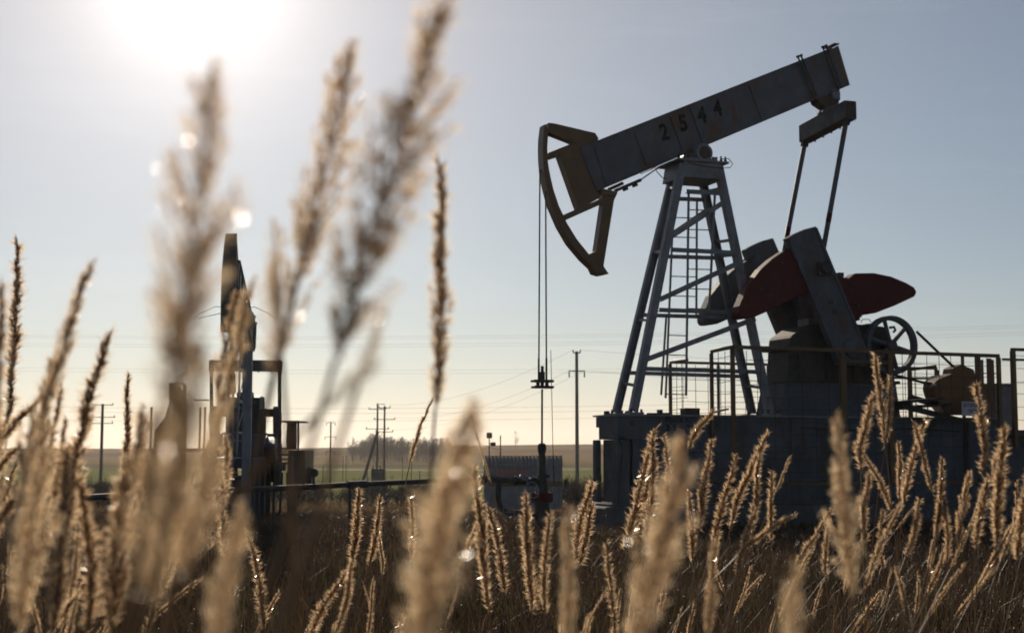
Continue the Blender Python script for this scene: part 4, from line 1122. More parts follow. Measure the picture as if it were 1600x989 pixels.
def small_mast(px, ytop, Y, label, lamp=True):
    tp = at(px, ytop, Y); zb_ = float(gz(tp.x, Y))
    r_ = empty('lamp_mast', label, 'mast', (tp.x, Y, zb_))
    H = tp.z - zb_
    MB().tube([(0, 0, -.2), (0, 0, H)], .03, 6).build('shaft', M['dark'], r_)
    if lamp:
        MB().box((-.13, -.13, H - .02), (.13, .13, H + .25)).build('lamp_head', M['dark'], r_, bevel=.03)
        MB().box((.05, -.1, H - .38), (.30, .1, H - .2)).build('bracket_lamp', M['dark'], r_, bevel=.03)
        for s in (-1, 1):
            MB().bar((0, 0, H - .45), (s * .6, 0, H - .55), .02, .02).build('bracket', M['dark'], r_)
    else:
        MB().bar((-.12, 0, H * .55), (.12, 0, H * .55), .05, .1).build('bracket', M['dark'], r_)
    return r_
small_mast(764.5, 684, 66, 'thin mast with a dark lantern rising behind the shed roof')
small_mast(782, 680, 68, 'thin bare mast rising behind the middle of the shed roof', False)

# fence posts of a far paddock, individual thin posts in the field
for i, (px, yt, Y) in enumerate(((505, 727, 150), (536, 712, 190), (541, 712, 190), (574, 720, 160), (629, 715, 180), (643, 722, 160), (656, 735, 150))):
    tp = at(px, yt, Y); zb_ = float(gz(tp.x, Y))
    o = MB().tube([(0, 0, -.2), (0, 0, tp.z - zb_)], .045, 6).build('field_post', M['wood'])
    o.location = (tp.x, Y, zb_)
    tag(o, '%s of the seven thin posts in the green field behind the flow pipe' % ('leftmost', 'second', 'third', 'fourth', 'fifth', 'sixth', 'rightmost')[i], 'post', 'posts in the green field')

# ---------------------------------------------------------------- overhead wires
def wire(p, q, sag, r=.012, name='overhead_wire'):
    p, q = Vector(p), Vector(q); pts = []
    for i in range(25):
        t_ = i / 24; c_ = p.lerp(q, t_); c_.z -= sag * 4 * t_ * (1 - t_); pts.append(c_)
    m = MB(); m.tube(pts, r, 4)
    o = m.build(name, M['wire'], None)
    return o
def wlab(o, l): tag(o, l, 'overhead wire', 'overhead wires')
# twin pole -> tall pole -> out of frame right
for i, (dzA, xA, dzE, xE) in enumerate(((.1, -.25, .1, .5), (-1.3, -.5, -1.2, 1.0), (-1.3, .5, -2.4, .8))):
    wlab(wire((tE.x + xE, 143, tE.z + dzE), (tA.x + xA, 95, tA.z + dzA), 1.0, .0065), 'thin wire %s from the twin poles up to the tall grey pole' % ('uppermost', 'in the middle', 'lowest')[i])
    wlab(wire((tA.x + xA + .5, 95, tA.z + dzA), (46 + 2 * i, 72, 7.2 + dzA * .8), 1.1, .006), 'thin wire %s running right from the tall grey pole' % ('uppermost', 'in the middle', 'lowest')[i])
# a transmission line crossing far behind, in front of the sky
for i, (yl, yr, lb) in enumerate(((528, 508, 'topmost'), (531, 512, 'second'), (541, 519, 'third'), (545, 523, 'fourth'), (577, 566, 'fifth'), (582, 571, 'sixth'))):
    a, b_ = at(-250, yl - 8, 260), at(1850, yr - 8, 235)
    wlab(wire(a, b_, 1.6, .011), '%s of the long faint wires crossing the whole sky' % lb)
for i, (yl, yr, lb) in enumerate(((634, 632, 'upper'), (641, 640, 'middle'), (655, 650, 'lower'))):
    a, b_ = at(-150, yl - 3, 230), at(1200, yr - 3, 200)
    wlab(wire(a, b_, .8, .012), '%s of the faint wires low above the horizon' % lb)

# ---------------------------------------------------------------- trees far off
def bare_tree_mesh(seed, H, spread, n1=16, depth=3, tri=True, r0=.09):
    r = random.Random(seed); vs = []; fs = []
    def seg(p, q, ra, rb2):
        d = (q - p)
        if d.length < 1e-4: return
        d.normalize(); a = d.cross(Vector((r.uniform(-1, 1), r.uniform(-1, 1), .3))); a.normalize(); b2 = d.cross(a)
        k = len(vs)
        for (pp, rr) in ((p, ra), (q, rb2)):
            for t_ in (0, 2.09, 4.19): vs.append(pp + (a * math.cos(t_) + b2 * math.sin(t_)) * rr)
        for i in range(3): fs.append((k + i, k + (i + 1) % 3, k + 3 + (i + 1) % 3, k + 3 + i))
    def grow(p, d, l, ra, lv):
        q = p + d * l; seg(p, q, ra, ra * .65)
        if lv == 0: return
        for _ in range(r.choice((3, 4, 4)) if lv > 1 else 4):
            t_ = r.uniform(.35, 1)
            nd = (d + Vector((r.gauss(0, .45), r.gauss(0, .45), r.uniform(.0, .35)))).normalized()
            grow(p.lerp(q, t_), nd, l * r.uniform(.45, .72), ra * .55, lv - 1)
    trunk_top = Vector((r.uniform(-.2, .2), r.uniform(-.2, .2), H))
    seg(Vector((0, 0, -.3)), trunk_top * .5, r0, r0 * .7); ntr = (len(vs), len(fs))
    seg(trunk_top * .5, trunk_top, r0 * .7, r0 * .12)
    for k in range(n1):
        t_ = r.uniform(.18, .95); d = Vector((r.gauss(0, 1), r.gauss(0, 1), r.uniform(.6, 1.6))).normalized()
        grow(trunk_top * t_, d, spread * (1.05 - t_) * r.uniform(.6, 1.1) + .4, .03, depth - 1)
    return vs, fs, ntr
def to_obj(name, vs, fs, mat, parent=None):
    me = bpy.data.meshes.new(name); me.from_pydata([tuple(v) for v in vs], [], fs); me.materials.append(mat)
    o = bpy.data.objects.new(name, me); COL.objects.link(o); o.parent = parent
    return o
protos = [bare_tree_mesh(20 + k, 1.0 * 8.6, 2.3, 26, 3, r0=.12) for k in range(6)]
wv = []; wf = []
def put(proto, x, y, s, rz, tv, tf_):
    vs, fs, _ = proto; ca, sa = math.cos(rz), math.sin(rz); k = len(tv); zz = float(gz(x, y))
    tv.extend((x + (v.x * ca - v.y * sa) * s, y + (v.x * sa + v.y * ca) * s, zz + v.z * s) for v in vs)
    tf_.extend(tuple(k + i for i in f) for f in fs)
for k in range(290):
    px = rnd.uniform(548, 706); Y = rnd.uniform(430, 540)
    x = (px - 800) / F * Y
    edge = min(1, (px - 545) / 30) * (1 if px < 640 else .93)
    put(protos[k % 6], x, Y, rnd.uniform(.62, .95) * (1.08 if 575 < px < 600 else .92) * (.6 + .4 * edge), rnd.uniform(0, 6), wv, wf)
wo_ = to_obj('woods', wv, wf, M['twigs']); wo_['kind'] = 'stuff'
# single bare trees
for i, (px, Y, s, lb) in enumerate(((545, 415, .75, 'leftmost small bare tree at the edge of the far wood'), (552, 420, .95, 'second thin bare tree from the left edge of the far wood'), (806, 640, .9, 'small bare bush-like tree on the skyline right of the shed mast'), (712, 450, .7, 'small bare tree at the right end of the far wood'))):
    vs, fs, (nv_, nf_) = protos[(i + 2) % 6]
    x = (px - 800) / F * Y
    r_ = empty('bare_tree', lb, 'tree', (x, Y, float(gz(x, Y))), i, 'single bare trees')
    r_.scale = (s, s, s)
    to_obj('trunk', vs[:nv_], fs[:nf_], M['bark'], r_)
    to_obj('crown', vs[nv_:], [tuple(k - nv_ for k in f) for f in fs[nf_:]], M['twigs'], r_)
# brush in the dip behind the near field
bv = []; bf = []
small = [bare_tree_mesh(60 + k, 1.4, 1.0, 16, 2, r0=.03) for k in range(4)]
for k in range(380):
    Y = rnd.uniform(62, 100); px = rnd.uniform(-100, 735) if k % 3 else rnd.uniform(885, 960)
    if k % 5 == 0: px = rnd.uniform(60, 260)
    put(small[k % 4], (px - 800) / F * Y, Y, rnd.uniform(.4, .85), rnd.uniform(0, 6), bv, bf)
o = to_obj('shrubbery', bv, bf, M['twigs']); o['kind'] = 'stuff'

# ---------------------------------------------------------------- near field: weeds and grass (uncountable)
def blades(name, n, ymin, ymax, hmin, hmax, w0, mat, seed, power_=1.0, lean=.35, xhalf=.50, avoid=None, segs=2, wy=.0012):
    r = np.random.RandomState(seed)
    Y = ymin + (ymax - ymin) * r.rand(n) ** power_
    X = (r.rand(n) * 2 - 1) * (Y * xhalf + 1.0)
    clump = np.sin(X * 1.7 + 3 * np.sin(Y * .6)) * np.sin(Y * 1.3 + 2 * np.sin(X * .9))
    H = (hmin + (hmax - hmin) * r.rand(n)) * (1 + .35 * clump)
    W = (w0 + wy * Y) * (.6 + .8 * r.rand(n))
    A = r.rand(n) * 6.283; La = np.abs(r.normal(0, lean, n)) + .05; Ld = r.rand(n) * 6.283
    dx, dy = np.cos(A) * W / 2, np.sin(A) * W / 2
    lx, ly = np.cos(Ld) * La * H, np.sin(Ld) * La * H
    H = H * np.interp(Y, [10, 18, 30, 60], [1, .75, .45, .5])
    Z = np.array(gz(X, Y))
    if avoid is not None:
        k = avoid(X, Y); H = np.where(k, H * .25, H)
    rows = []
    ts = [0, .55, 1.0] if segs == 2 else [0, 1.0]
    for t_ in ts:
        cx, cy, cz = X + lx * t_ ** 1.8, Y + ly * t_ ** 1.8, Z + H * t_ * (1 - .12 * La * t_) - .03
        wt = 1 - t_ * .85
        if t_ < 1: rows += [np.stack([cx - dx * wt, cy - dy * wt, cz], 1), np.stack([cx + dx * wt, cy + dy * wt, cz], 1)]
        else: rows += [np.stack([cx, cy, cz], 1)]
    V_ = np.stack(rows, 1).reshape(-1, 3); kk = len(rows)
    base = np.arange(n)[:, None] * kk
    if segs == 2:
        tris = np.array([[0, 1, 3], [0, 3, 2], [2, 3, 4]])
    else:
        tris = np.array([[0, 1, 2]])
    T = (base[:, :, None] + tris[None]).reshape(-1, 3)
    return mesh_np(name, V_, T, mat)
def mesh_np(name, V_, T, mat):
    me = bpy.data.meshes.new(name)
    me.vertices.add(len(V_)); me.vertices.foreach_set('co', V_.astype(np.float32).ravel())
    me.loops.add(T.size); me.loops.foreach_set('vertex_index', T.astype(np.int32).ravel())
    me.polygons.add(len(T)); me.polygons.foreach_set('loop_start', (np.arange(len(T)) * T.shape[1]).astype(np.int32)); me.polygons.foreach_set('loop_total', np.full(len(T), T.shape[1], np.int32))
    me.update(calc_edges=True); me.materials.append(mat)
    o = bpy.data.objects.new(name, me); COL.objects.link(o)
    return o
def avoid(X, Y):
    u = (X - O1.x) * UH.x + (Y - O1.y) * UH.y; v = (X - O1.x) * VH.x + (Y - O1.y) * VH.y
    return (u > U0 - .4) & (np.abs(v) < .8)
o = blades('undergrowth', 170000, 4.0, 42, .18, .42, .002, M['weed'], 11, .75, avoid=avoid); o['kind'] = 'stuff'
o = blades('dry_grass', 16000, 3.4, 48, .25, .50, .001, M['leaf'], 12, .8, lean=.5, avoid=avoid, wy=.0006); o['kind'] = 'stuff'
o = blades('grass', 80000, 4.0, 42, .10, .30, .003, M['green'], 13, .8, avoid=avoid); o['kind'] = 'stuff'
o = blades('tall_dry_grass', 2200, 1.7, 7, .45, 1.0, .0022, M['leaf'], 21, .9, lean=.55, wy=.0002); o['kind'] = 'stuff'
o = blades('field_stubble_grass', 45000, 38, 110, .2, .5, .004, M['leaf'], 14, 1.0, wy=.0007); o['kind'] = 'stuff'

# seed heads: little clusters of glossy seeds in the weeds
r = np.random.RandomState(5)
nc = 9000
Y = 4.5 + 32 * r.rand(nc) ** .8; X = (r.rand(nc) * 2 - 1) * (Y * .46 + 1)
Z = np.array(gz(X, Y)) + (.18 + .32 * r.rand(nc)) * np.interp(Y, [10, 18, 30, 60], [1, .75, .45, .5])
per = 12
cx = np.repeat(X, per) + r.normal(0, .022, nc * per); cy = np.repeat(Y, per) + r.normal(0, .022, nc * per); cz = np.repeat(Z, per) + r.normal(0, .09, nc * per)
s = .004 + .006 * r.rand(nc * per) + np.repeat(Y, per) * .00022
a = r.normal(0, 1, (nc * per, 3)); a /= np.linalg.norm(a, axis=1)[:, None]
b_ = r.normal(0, 1, (nc * per, 3)); b_ -= a * (a * b_).sum(1)[:, None]; b_ /= np.linalg.norm(b_, axis=1)[:, None]
C = np.stack([cx, cy, cz], 1); s = s[:, None]
V_ = np.stack([C - a * s, C + b_ * s * .6, C + a * s], 1).reshape(-1, 3)
o = mesh_np('seed_weeds', V_, np.arange(nc * per * 3).reshape(-1, 3), M['seeds']); o['kind'] = 'stuff'

# ---------------------------------------------------------------- reed grass: plumes and stalks, one thing each
def plume_mesh(seed, dens=1.0, loose=.0, R0=.075, taper=.8, glint_flake=.10, coarse=1.0, mats=('plume', 'silk', 'glint_flake')):
    """unit plume along +Z, length 1: short branches hugging the axis, each carrying spikelets and silky hairs"""
    r = np.random.RandomState(seed)
    nb = int(80 * dens / coarse ** .5)
    Vs = []; Ts = []; Mi = []; k = 0
    ab = r.normal(0, .045 if R0 > .06 else .09, 2); wv_ = r.uniform(0, 6.28); amp = r.uniform(.004, .016)
    def axis(t): return np.array([ab[0] * t * t + amp * math.sin(7 * t + wv_), ab[1] * t * t, t])
    for i in range(nb):
        t0 = ((i + r.rand()) / nb) ** 1.08 * .95
        env = min(1, (t0 + .03) * 4) ** .6 * (1 - t0) ** taper + .05
        lump = .4 + 1.0 * r.rand() ** 1.5
        bl = (.05 + .13 * env * lump) * (1 + loose * r.rand())
        th = r.rand() * 6.283; out = R0 * env * lump * (1 + loose)
        p0 = axis(t0)
        dirh = np.array([math.cos(th), math.sin(th), 0])
        ns = int((5 + 5 * dens) / coarse ** 1.4 * bl / .10) + 2
        for j in range(ns):
            q = (j + r.rand()) / ns
            c = p0 + np.array([0, 0, bl * q]) + dirh * out * (q ** .75) + r.normal(0, .0035 * coarse + .012 * loose * .3, 3)
            c[:2] += axis(min(1, t0 + bl * q))[:2] - p0[:2]
            if c[2] > 1.03: continue
            dd = dirh * (.25 + .3 * q) + np.array([0, 0, 1]) + r.normal(0, .30, 3); dd /= np.linalg.norm(dd)
            sd = np.cross(dd, r.normal(0, 1, 3)); sd /= np.linalg.norm(sd)
            L_ = (.020 + .016 * r.rand()) * coarse; w = (.0030 + .0030 * r.rand()) * coarse
            Vs += [c - dd * L_ * .3, c + sd * w, c + dd * L_, c - sd * w]
            Ts += [(k, k + 1, k + 2), (k, k + 2, k + 3)]; Mi += [0, 0]; k += 4
            if r.rand() < glint_flake:  # extra glossy flake, added only to catch the sun as a glint
                f1 = r.normal(0, 1, 3); f1 /= np.linalg.norm(f1); f2 = np.cross(f1, r.normal(0, 1, 3)); f2 /= np.linalg.norm(f2)
                cc = c + dirh * out * .35
                Vs += [cc - f1 * .010, cc + f2 * .006, cc + f1 * .010, cc - f2 * .006]; Ts += [(k, k + 1, k + 2), (k, k + 2, k + 3)]; Mi += [2, 2]; k += 4
            for _h in range(1 + (q > .5)):
                h = dd + dirh * .9 + r.normal(0, .5, 3); h /= np.linalg.norm(h)
                hs_ = np.cross(h, r.normal(0, 1, 3)); hs_ /= np.linalg.norm(hs_)
                Vs += [c + hs_ * .0026 * coarse, c - hs_ * .0026 * coarse, c + h * L_ * (1.3 + .6 * r.rand())]; Ts += [(k, k + 1, k + 2)]; Mi += [1]; k += 3
    for j in range(14):
        a = axis(j / 14); b2 = axis((j + 1) / 14)
        rr = .0055 * (1 - j / 14 * .8)
        for ang in (0, 1.57):
            o_ = np.array([math.cos(ang), math.sin(ang), 0]) * rr
            Vs += [a - o_, a + o_, b2 + o_, b2 - o_]; Ts += [(k, k + 1, k + 2), (k, k + 2, k + 3)]; Mi += [0, 0]; k += 4
    me = bpy.data.meshes.new('plume')
    me.from_pydata([tuple(v) for v in Vs], [], Ts)
    for k_ in mats: me.materials.append(M[k_])
    me.polygons.foreach_set('material_index', Mi)
    return me
NEAR = ('pale_plume', 'pale_silk', 'glint_flake')
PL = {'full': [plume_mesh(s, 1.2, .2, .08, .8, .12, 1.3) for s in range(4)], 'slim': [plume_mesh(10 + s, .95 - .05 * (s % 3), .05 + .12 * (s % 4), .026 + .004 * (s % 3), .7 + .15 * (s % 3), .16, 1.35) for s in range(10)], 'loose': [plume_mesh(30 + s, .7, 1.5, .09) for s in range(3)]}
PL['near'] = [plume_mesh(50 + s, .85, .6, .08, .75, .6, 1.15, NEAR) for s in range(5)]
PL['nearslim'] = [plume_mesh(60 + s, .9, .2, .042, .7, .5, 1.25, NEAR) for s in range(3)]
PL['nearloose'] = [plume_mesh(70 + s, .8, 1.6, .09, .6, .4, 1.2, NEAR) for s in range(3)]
nreed = 0
RG = 'tall dry reed grass stalks'
def reed(tip, base, Y, label, kind='slim', width=1.0, group=RG, leaf=True, dtilt=None, plume_on=True):
    """one stalk: plume from pixel base to pixel tip at distance Y, stem down to the ground"""
    global nreed
    nreed += 1
    if Y < 1.3: kind = {'full': 'near', 'slim': 'nearslim', 'loose': 'nearloose'}[kind]
    p1 = at(*tip, Y); p0 = at(*base, Y)
    L_ = (p1 - p0).length
    dt = rnd.uniform(-.25, .25) * L_ if dtilt is None else dtilt
    p1 = p1 + ray(*tip) * dt                     # lean towards or away, staying a straight stalk
    ax = (p1 - p0); L_ = ax.length; axn = ax.normalized()
    horiz = Vector((axn.x, axn.y, 0))
    foot = Vector((p0.x - horiz.x * .45 + rnd.uniform(-.04, .04), p0.y - horiz.y * .25 + rnd.uniform(-.05, .05) + .02, float(gz(p0.x, p0.y)) - .02))
    if foot.y < .35: foot.y = .35
    r_ = empty('reed_stalk', label, 'grass stalk', foot, 0, group); r_['kind'] = 'thing'
    h = max(.05, p0.z - foot.z)
    c1 = foot + Vector((0, 0, h * .55)); c2 = p0 - axn * h * .4
    pts = []
    for i in range(13):
        t_ = i / 12
        pts.append(((1 - t_) ** 3) * foot + 3 * ((1 - t_) ** 2) * t_ * c1 + 3 * (1 - t_) * t_ * t_ * c2 + (t_ ** 3) * p0)
    MB(lambda p: p - foot).tube(pts, .0022, 5, .0013).build('stem', M['straw'], r_)
    if plume_on:
        me = PL[kind][nreed % len(PL[kind])]
        o = bpy.data.objects.new('plume', me); COL.objects.link(o); o.parent = r_
        o.location = p0 - foot
        o.rotation_mode = 'QUATERNION'
        q = axn.to_track_quat('Z', 'Y')
        from mathutils import Quaternion
        o.rotation_quaternion = q @ Quaternion((0, 0, 1), rnd.uniform(0, 6.28))
        o.scale = (L_ * width, L_ * width, L_)
    if leaf:
        m = MB(lambda p: p - foot)
        for _ in range(rnd.choice((1, 2))):
            i = rnd.randint(3, 8); p = pts[i]; th = rnd.uniform(0, 6.28); ll = rnd.uniform(.18, .38); up = rnd.uniform(.6, 1.4)
            prev = None
            for k in range(7):
                t_ = k / 6
                c_ = p + Vector((math.cos(th), math.sin(th), 0)) * ll * t_ * .6 + Vector((0, 0, up * ll * t_ - ll * 1.1 * t_ * t_))
                w_ = .0035 * (1 - t_ ** 2) + .0003; sd = Vector((-math.sin(th), math.cos(th), 0)) * w_
                if prev: m.add([prev[0], prev[1], c_ + sd, c_ - sd], [(0, 1, 2, 3)])
                prev = (c_ - sd, c_ + sd)
        m.build('leaf', M['leaf'], r_)
    return r_

REEDS = [
 # close, strongly blurred
 ((692, 10), (525, 560), .62, 'big blurred plume leaning right over the sky, thickest of all', 'full', 1.0),
 ((556, 72), (470, 420), .80, 'blurred sparkling plume left of the thickest one, against blue sky', 'full', .95),
 ((425, 350), (440, 560), .78, 'thin pale spray left of the sparkling sky plume', 'loose', .35),
 ((480, 330), (425, 590), .82, 'loose open spray below the sparkling sky plume', 'loose', .8),
 ((337, 110), (280, 620), .52, 'hazy blurred plume just left of the head-on pumpjack head', 'full', 1.0),
 ((300, 380), (255, 640), .48, 'pale glowing blob of plume overlapping the hazy left one', 'full', 1.2),
 ((590, 565), (505, 640), .60, 'short dark wisp branching below the thickest plume', 'loose', .7),
 ((600, 480), (560, 600), .62, 'short wisp hanging at the lower right of the thickest plume', 'loose', .6),
 ((708, 250), (680, 640), 1.25, 'slender dark plume standing alone right of the thickest plume', 'slim', .75),
 ((368, 458), (338, 640), 1.6, 'crisp sparkling plume in front of the head-on pumpjack', 'full', .85),
 ((400, 440), (330, 700), 1.05, 'soft plume leaning right across the head-on pumpjack', 'slim', .8),
 ((722, 632), (655, 1000), .72, 'wide bright blurred plume left of the shed', 'full', 1.1),
 ((690, 740), (640, 1080), .66, 'glittering out-of-focus plume rising at the bottom centre', 'full', 1.1),
 ((1085, 700), (990, 1020), .80, 'wide blurred tan plume before the left part of the foundation', 'full', 1.0),
 ((1316, 655), (1330, 935), 1.25, 'soft upright plume before the gearbox pedestal', 'full', .75),
 ((1245, 880), (1228, 1060), .7, 'smudge of tan plume at the very bottom right of centre', 'full', .9),
 ((890, 800), (885, 1010), .95, 'soft brown plume rising at the bottom under the wellhead', 'slim', .9),
 ((285, 620), (235, 960), .55, 'broad brown blurred plume low at left of the head-on pumpjack', 'full', .9),
 ((318, 540), (262, 820), .46, 'smoky brown blur in front of the rounded guard cover', 'full', 1.1),
 ((255, 640), (215, 930), .50, 'dim blurred plume over the dark switch cabinet', 'full', .8),
 ((345, 640), (285, 900), .55, 'hazy tan plume between the guard cover and the head-on pumpjack', 'full', .9),
 ((380, 790), (330, 1030), .70, 'pale blurred plume at the bottom below the head-on pumpjack', 'full', .9),
 ((1108, 636), (1074, 702), 2.6, 'small crisp tip bending right above the foundation edge', 'slim', 1.6),
 # left cluster
 ((40, 388), (14, 650), 1.9, 'tall crisp plume nearest the left edge, tips against the sky', 'slim', 1.0),
 ((6, 440), (-8, 720), 1.3, 'soft plume cut by the left edge', 'slim', .9),
 ((138, 412), (70, 640), 1.25, 'soft plume leaning right with a dark knot at its foot', 'slim', 1.0),
 ((134, 525), (92, 880), 1.8, 'long sparkling plume between the knotted plume and the lone power pole', 'slim', .9),
 ((70, 560), (40, 820), 1.5, 'bushy golden plume low at the left edge', 'full', .8),
 ((30, 640), (25, 960), 1.25, 'wide golden plume in the left corner', 'full', .8),
 ((108, 700), (85, 989), 1.5, 'golden plume just right of the left corner', 'full', .75),
 ((202, 640), (170, 990), 1.35, 'bushy plume with a dark heart right of the lone power pole', 'full', .8),
 ((150, 760), (140, 990), 1.7, 'narrow golden plume below the lone power pole', 'slim', 1.2),
 ((214, 590), (186, 790), 2.2, 'thin faint plume just left of the bushy dark-hearted one', 'slim', .7),
 ((335, 700), (322, 860), 1.9, 'sparkling ragged plume under the left side of the head-on pumpjack', 'loose', .9),
 ((352, 735), (350, 870), 2.1, 'straight sparkling plume at the foot of the head-on pumpjack', 'slim', 1.3),
 ((370, 690), (345, 800), 2.4, 'small sparkling plume before the skid of the head-on pumpjack', 'slim', 1.3),
 # middle
 ((404, 825), (414, 985), 2.6, 'slim curved plume in the dark grass right of the pale blurred one', 'slim', 1.0),
 ((662, 620), (640, 725), 3.0, 'thin bent plume against the far wood', 'slim', .9),
 ((567, 765), (549, 885), 3.2, 'slim plume just under the pipe sleeve', 'slim', 1.2),
 ((607, 783), (576, 885), 3.3, 'slim leaning plume right of the one under the pipe sleeve', 'slim', 1.2),
 ((600, 830), (597, 900), 4.2, 'tiny faint plume between two slim ones in the middle field', 'slim', 1.0),
 ((534, 888), (480, 1000), 2.3, 'bent golden plume at the bottom left of centre', 'slim', 1.2),
 ((562, 880), (525, 990), 1.9, 'soft golden plume beside the bent one at the bottom', 'slim', 1.0),
 ((656, 780), (640, 880), 2.6, 'slim plume tucked against the left of the wide bright one', 'slim', 1.2),
 ((735, 645), (768, 760), 2.6, 'thin arching stalk crossing the left end of the shed', 'slim', .35),
 ((742, 735), (765, 960), 2.2, 'long golden plume just left of the shed wall', 'slim', .8),
 ((776, 790), (790, 930), 2.8, 'short golden plume below the shed lettering', 'slim', 1.1),
 ((790, 820), (850, 960), 2.4, 'plume bending down to the left below the wellhead', 'slim', 1.0),
 ((816, 775), (832, 960), 2.3, 'crisp upright plume in front of the wellhead bypass pipe', 'slim', .9),
 ((840, 805), (852, 960), 2.0, 'soft upright plume under the red wellhead flange', 'slim', 1.0),
 ((745, 800), (728, 870), 3.3, 'small plume beside the foot of the wide bright one', 'slim', 1.2),
 ((914, 752), (897, 880), 3.0, 'left one of the pair of crisp plumes before the tall pole', 'slim', 1.2),
 ((937, 758), (905, 885), 3.0, 'right one of the pair of crisp plumes before the tall pole', 'slim', 1.2),
 ((945, 845), (962, 1000), 2.2, 'crisp dark-edged plume in front of the foundation corner grass', 'slim', 1.0),
 # in front of the foundation
 ((1029, 672), (975, 860), 2.5, 'tallest crisp plume at the left end of the foundation', 'slim', 1.0),
 ((1020, 715), (990, 840), 2.7, 'crisp plume half behind the tallest one at the foundation end', 'slim', 1.2),
 ((1042, 690), (1008, 850), 2.5, 'crisp plume just right of the tallest one at the foundation end', 'slim', 1.0),
 ((1061, 684), (1038, 800), 2.8, 'short crisp plume under the painted number 3549', 'slim', 1.1),
 ((1107, 688), (1092, 830), 2.6, 'upright crisp plume right of the painted number 3549', 'slim', 1.1),
 ((1085, 765), (1082, 880), 2.6, 'small crisp plume low under the painted number', 'slim', 1.2),
 ((1180, 670), (1140, 830), 2.6, 'crisp plume leaning right below the rear tower leg', 'slim', .9),
 ((1152, 715), (1110, 860), 2.6, 'crisp plume left of the one below the rear tower leg', 'slim', 1.0),
 ((1198, 718), (1165, 860), 2.5, 'crisp plume under the pedestal corner', 'slim', .9),
 ((1200, 735), (1206, 850), 2.7, 'straight small plume beside the pedestal corner one', 'slim', 1.1),
 ((1237, 713), (1212, 770), 3.0, 'short tip leaning right in front of the fence post', 'slim', 1.0),
 ((1230, 795), (1155, 865), 2.4, 'plume bent almost level at the bottom of the foundation', 'slim', 1.0),
 ((1120, 845), (1105, 1000), 1.5, 'soft golden plume at the bottom under the foundation', 'full', .6),
 ((1170, 790), (1150, 900), 2.4, 'low golden plume in the clump under the foundation', 'slim', 1.1),
 # before the guard fence
 ((1368, 553), (1384, 700), 2.5, 'highest crisp plume reaching up beside the pulley', 'slim', .9),
 ((1400, 590), (1384, 690), 2.5, 'crisp plume right behind the highest one by the pulley', 'slim', 1.1),
 ((1340, 618), (1345, 740), 2.4, 'crisp plume between the gearbox and the pulley', 'slim', 1.3),
 ((1352, 700), (1396, 800), 2.5, 'crisp plume bending down right from below the pulley', 'slim', 1.0),
 ((1345, 740), (1352, 850), 2.4, 'small plume under the fence post before the gearbox', 'slim', 1.2),
 ((1428, 655), (1412, 790), 2.5, 'left arm of the fork of plumes under the slide rails', 'slim', 1.0),
 ((1425, 660), (1458, 770), 2.5, 'right arm of the fork of plumes under the slide rails', 'slim', 1.0),
 ((1410, 690), (1405, 780), 2.7, 'thin plume inside the left arm of the plume fork', 'slim', 1.0),
 ((1545, 600), (1536, 745), 2.2, 'tall crisp plume just right of the small sign', 'slim', 1.1),
 ((1535, 690), (1524, 860), 2.1, 'golden plume below the small sign', 'slim', 1.0),
 ((1562, 670), (1556, 860), 2.0, 'golden plume in front of the fence end post', 'slim', 1.0),
 ((1484, 722), (1462, 840), 2.4, 'golden plume leaning right below the motor', 'slim', 1.1),
 ((1508, 738), (1496, 870), 2.3, 'bushy golden plume under the motor guard', 'full', .7),
 ((1484, 780), (1480, 880), 2.4, 'short golden plume left of the bushy one under the motor', 'slim', 1.2),
 ((1448, 785), (1415, 870), 2.4, 'plain leaning plume below the plume fork', 'slim', 1.3),
 ((1592, 715), (1590, 880), 2.1, 'golden plume nearest the right edge', 'slim', 1.1),
 ((1300, 788), (1240, 890), 2.4, 'leaning plume left of the soft upright one', 'slim', 1.0),
 ((1283, 815), (1290, 900), 2.4, 'small upright plume left of the soft upright one', 'slim', 1.2),
 ((1365, 800), (1380, 890), 2.6, 'small plume low before the fence middle post', 'slim', 1.2),
 ((62, 660), (30, 990), .9, 'broad soft plume rising before the two tall left edge stalks', 'full', .8),
 ((0, 600), (-30, 900), 1.0, 'soft golden plume half outside the left edge', 'full', .8),
]
for tip, base, Y, lb, kind, w in REEDS:
    if Y > 1.8: Y *= 1.35
    reed(tip, base, Y, lb, kind, w, leaf=Y > 1.0)
# thin bare twigs/stalk tips and the many alike stalks that fill the clumps
def fill(n, x0, x1, y0, y1, d0, d1, label, group, ks=('slim',), lmin=.10, lmax=.19, wmin=.6, wmax=1.0):
    for _ in range(n):
        d = rnd.uniform(d0, d1); x = rnd.uniform(x0, x1); y = rnd.uniform(y0, y1)
        L_ = rnd.uniform(lmin, lmax) * F / d; a = rnd.gauss(.22, .28)
        reed((x, y), (x - math.sin(a) * L_, y + math.cos(a) * L_), d, label, rnd.choice(ks), rnd.uniform(wmin, wmax), group)
FILL = []
ZONES = [(-99, 90, 'at the lower left corner'), (90, 170, 'below the lone power pole'), (170, 260, 'left of the head-on pumpjack'), (260, 400, 'under the head-on pumpjack'),
         (400, 600, 'under the flow pipe'), (600, 800, 'below the shed'), (800, 940, 'under the wellhead'), (940, 1080, 'below the left end of the foundation'),
         (1080, 1230, 'below the tower legs'), (1230, 1400, 'below the gearbox'), (1400, 1500, 'below the motor'), (1500, 1700, 'in the lower right corner')]
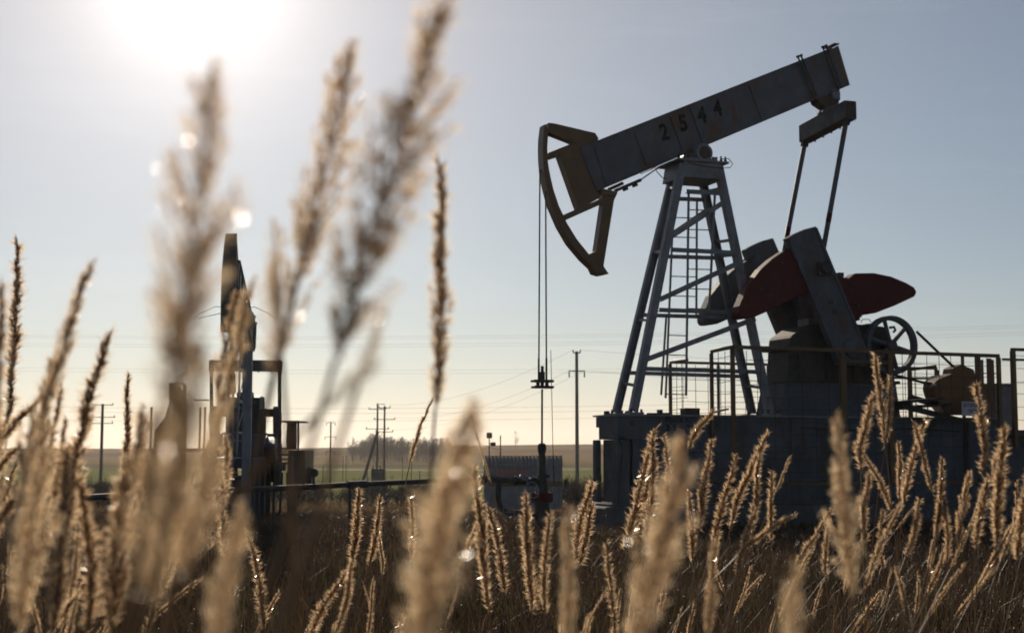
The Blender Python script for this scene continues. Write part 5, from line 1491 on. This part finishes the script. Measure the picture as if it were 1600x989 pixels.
ORD = 'leftmost second third fourth fifth sixth seventh eighth ninth tenth eleventh twelfth thirteenth fourteenth fifteenth sixteenth seventeenth eighteenth nineteenth twentieth'.split()
def fill(n, x0, x1, y0, y1, d0, d1, lmin=.10, lmax=.19, wmin=.6, wmax=1.0):
    for _ in range(n):
        d = rnd.uniform(d0, d1) * 1.2; x = x0 + (x1 - x0) * (_ + rnd.random()) / n; y = rnd.uniform(y0, y1)
        L_ = rnd.uniform(lmin, lmax) * F / d; a = rnd.gauss(.22, .28)
        FILL.append((x, y, d, L_, a, rnd.uniform(wmin, wmax)))
fill(18, 1390, 1620, 750, 900, 2.2, 4.0)
fill(13, 1080, 1400, 830, 970, 2.4, 4.5)
fill(12, 880, 1080, 870, 980, 2.4, 4.5)
fill(8, 430, 740, 890, 985, 2.6, 4.5)
fill(30, -20, 345, 690, 960, 1.6, 3.4)
fill(9, -15, 150, 600, 760, 1.35, 2.2, .12, .19, .9, 1.3)
for x0, x1, where in ZONES:
    zone = sorted(f for f in FILL if x0 <= f[0] < x1)
    for i, (x, y, d, L_, a, w) in enumerate(zone):
        o_ = 'leftmost' if i == 0 else 'rightmost' if i == len(zone) - 1 else ORD[i] + ' from the left'
        look = 'upright' if abs(a) < .12 else 'right-leaning' if a > 0 else 'left-leaning'
        reed((x, y), (x - math.sin(a) * L_, y + math.cos(a) * L_), d, '%s of the thin tan stalks %s' % (o_, where), 'slim', w, 'thin tan stalks ' + where)

# bare branched weeds in front
print('reeds', nreed)

# ---------------------------------------------------------------- haze in the air
hm = bpy.data.materials.new('thin_haze'); hm.use_nodes = True
ht = hm.node_tree; ht.nodes.clear()
vo = ht.nodes.new('ShaderNodeVolumePrincipled'); vo.inputs['Color'].default_value = (.95, .93, .92, 1); vo.inputs['Density'].default_value = .00013; vo.inputs['Anisotropy'].default_value = .5
ho = ht.nodes.new('ShaderNodeOutputMaterial'); ht.links.new(vo.outputs[0], ho.inputs['Volume'])
hz = MB().box((-2400, -60, -12), (2400, 2480, 36)).build('haze', hm); hz['kind'] = 'stuff'
hz.display_type = 'WIRE'
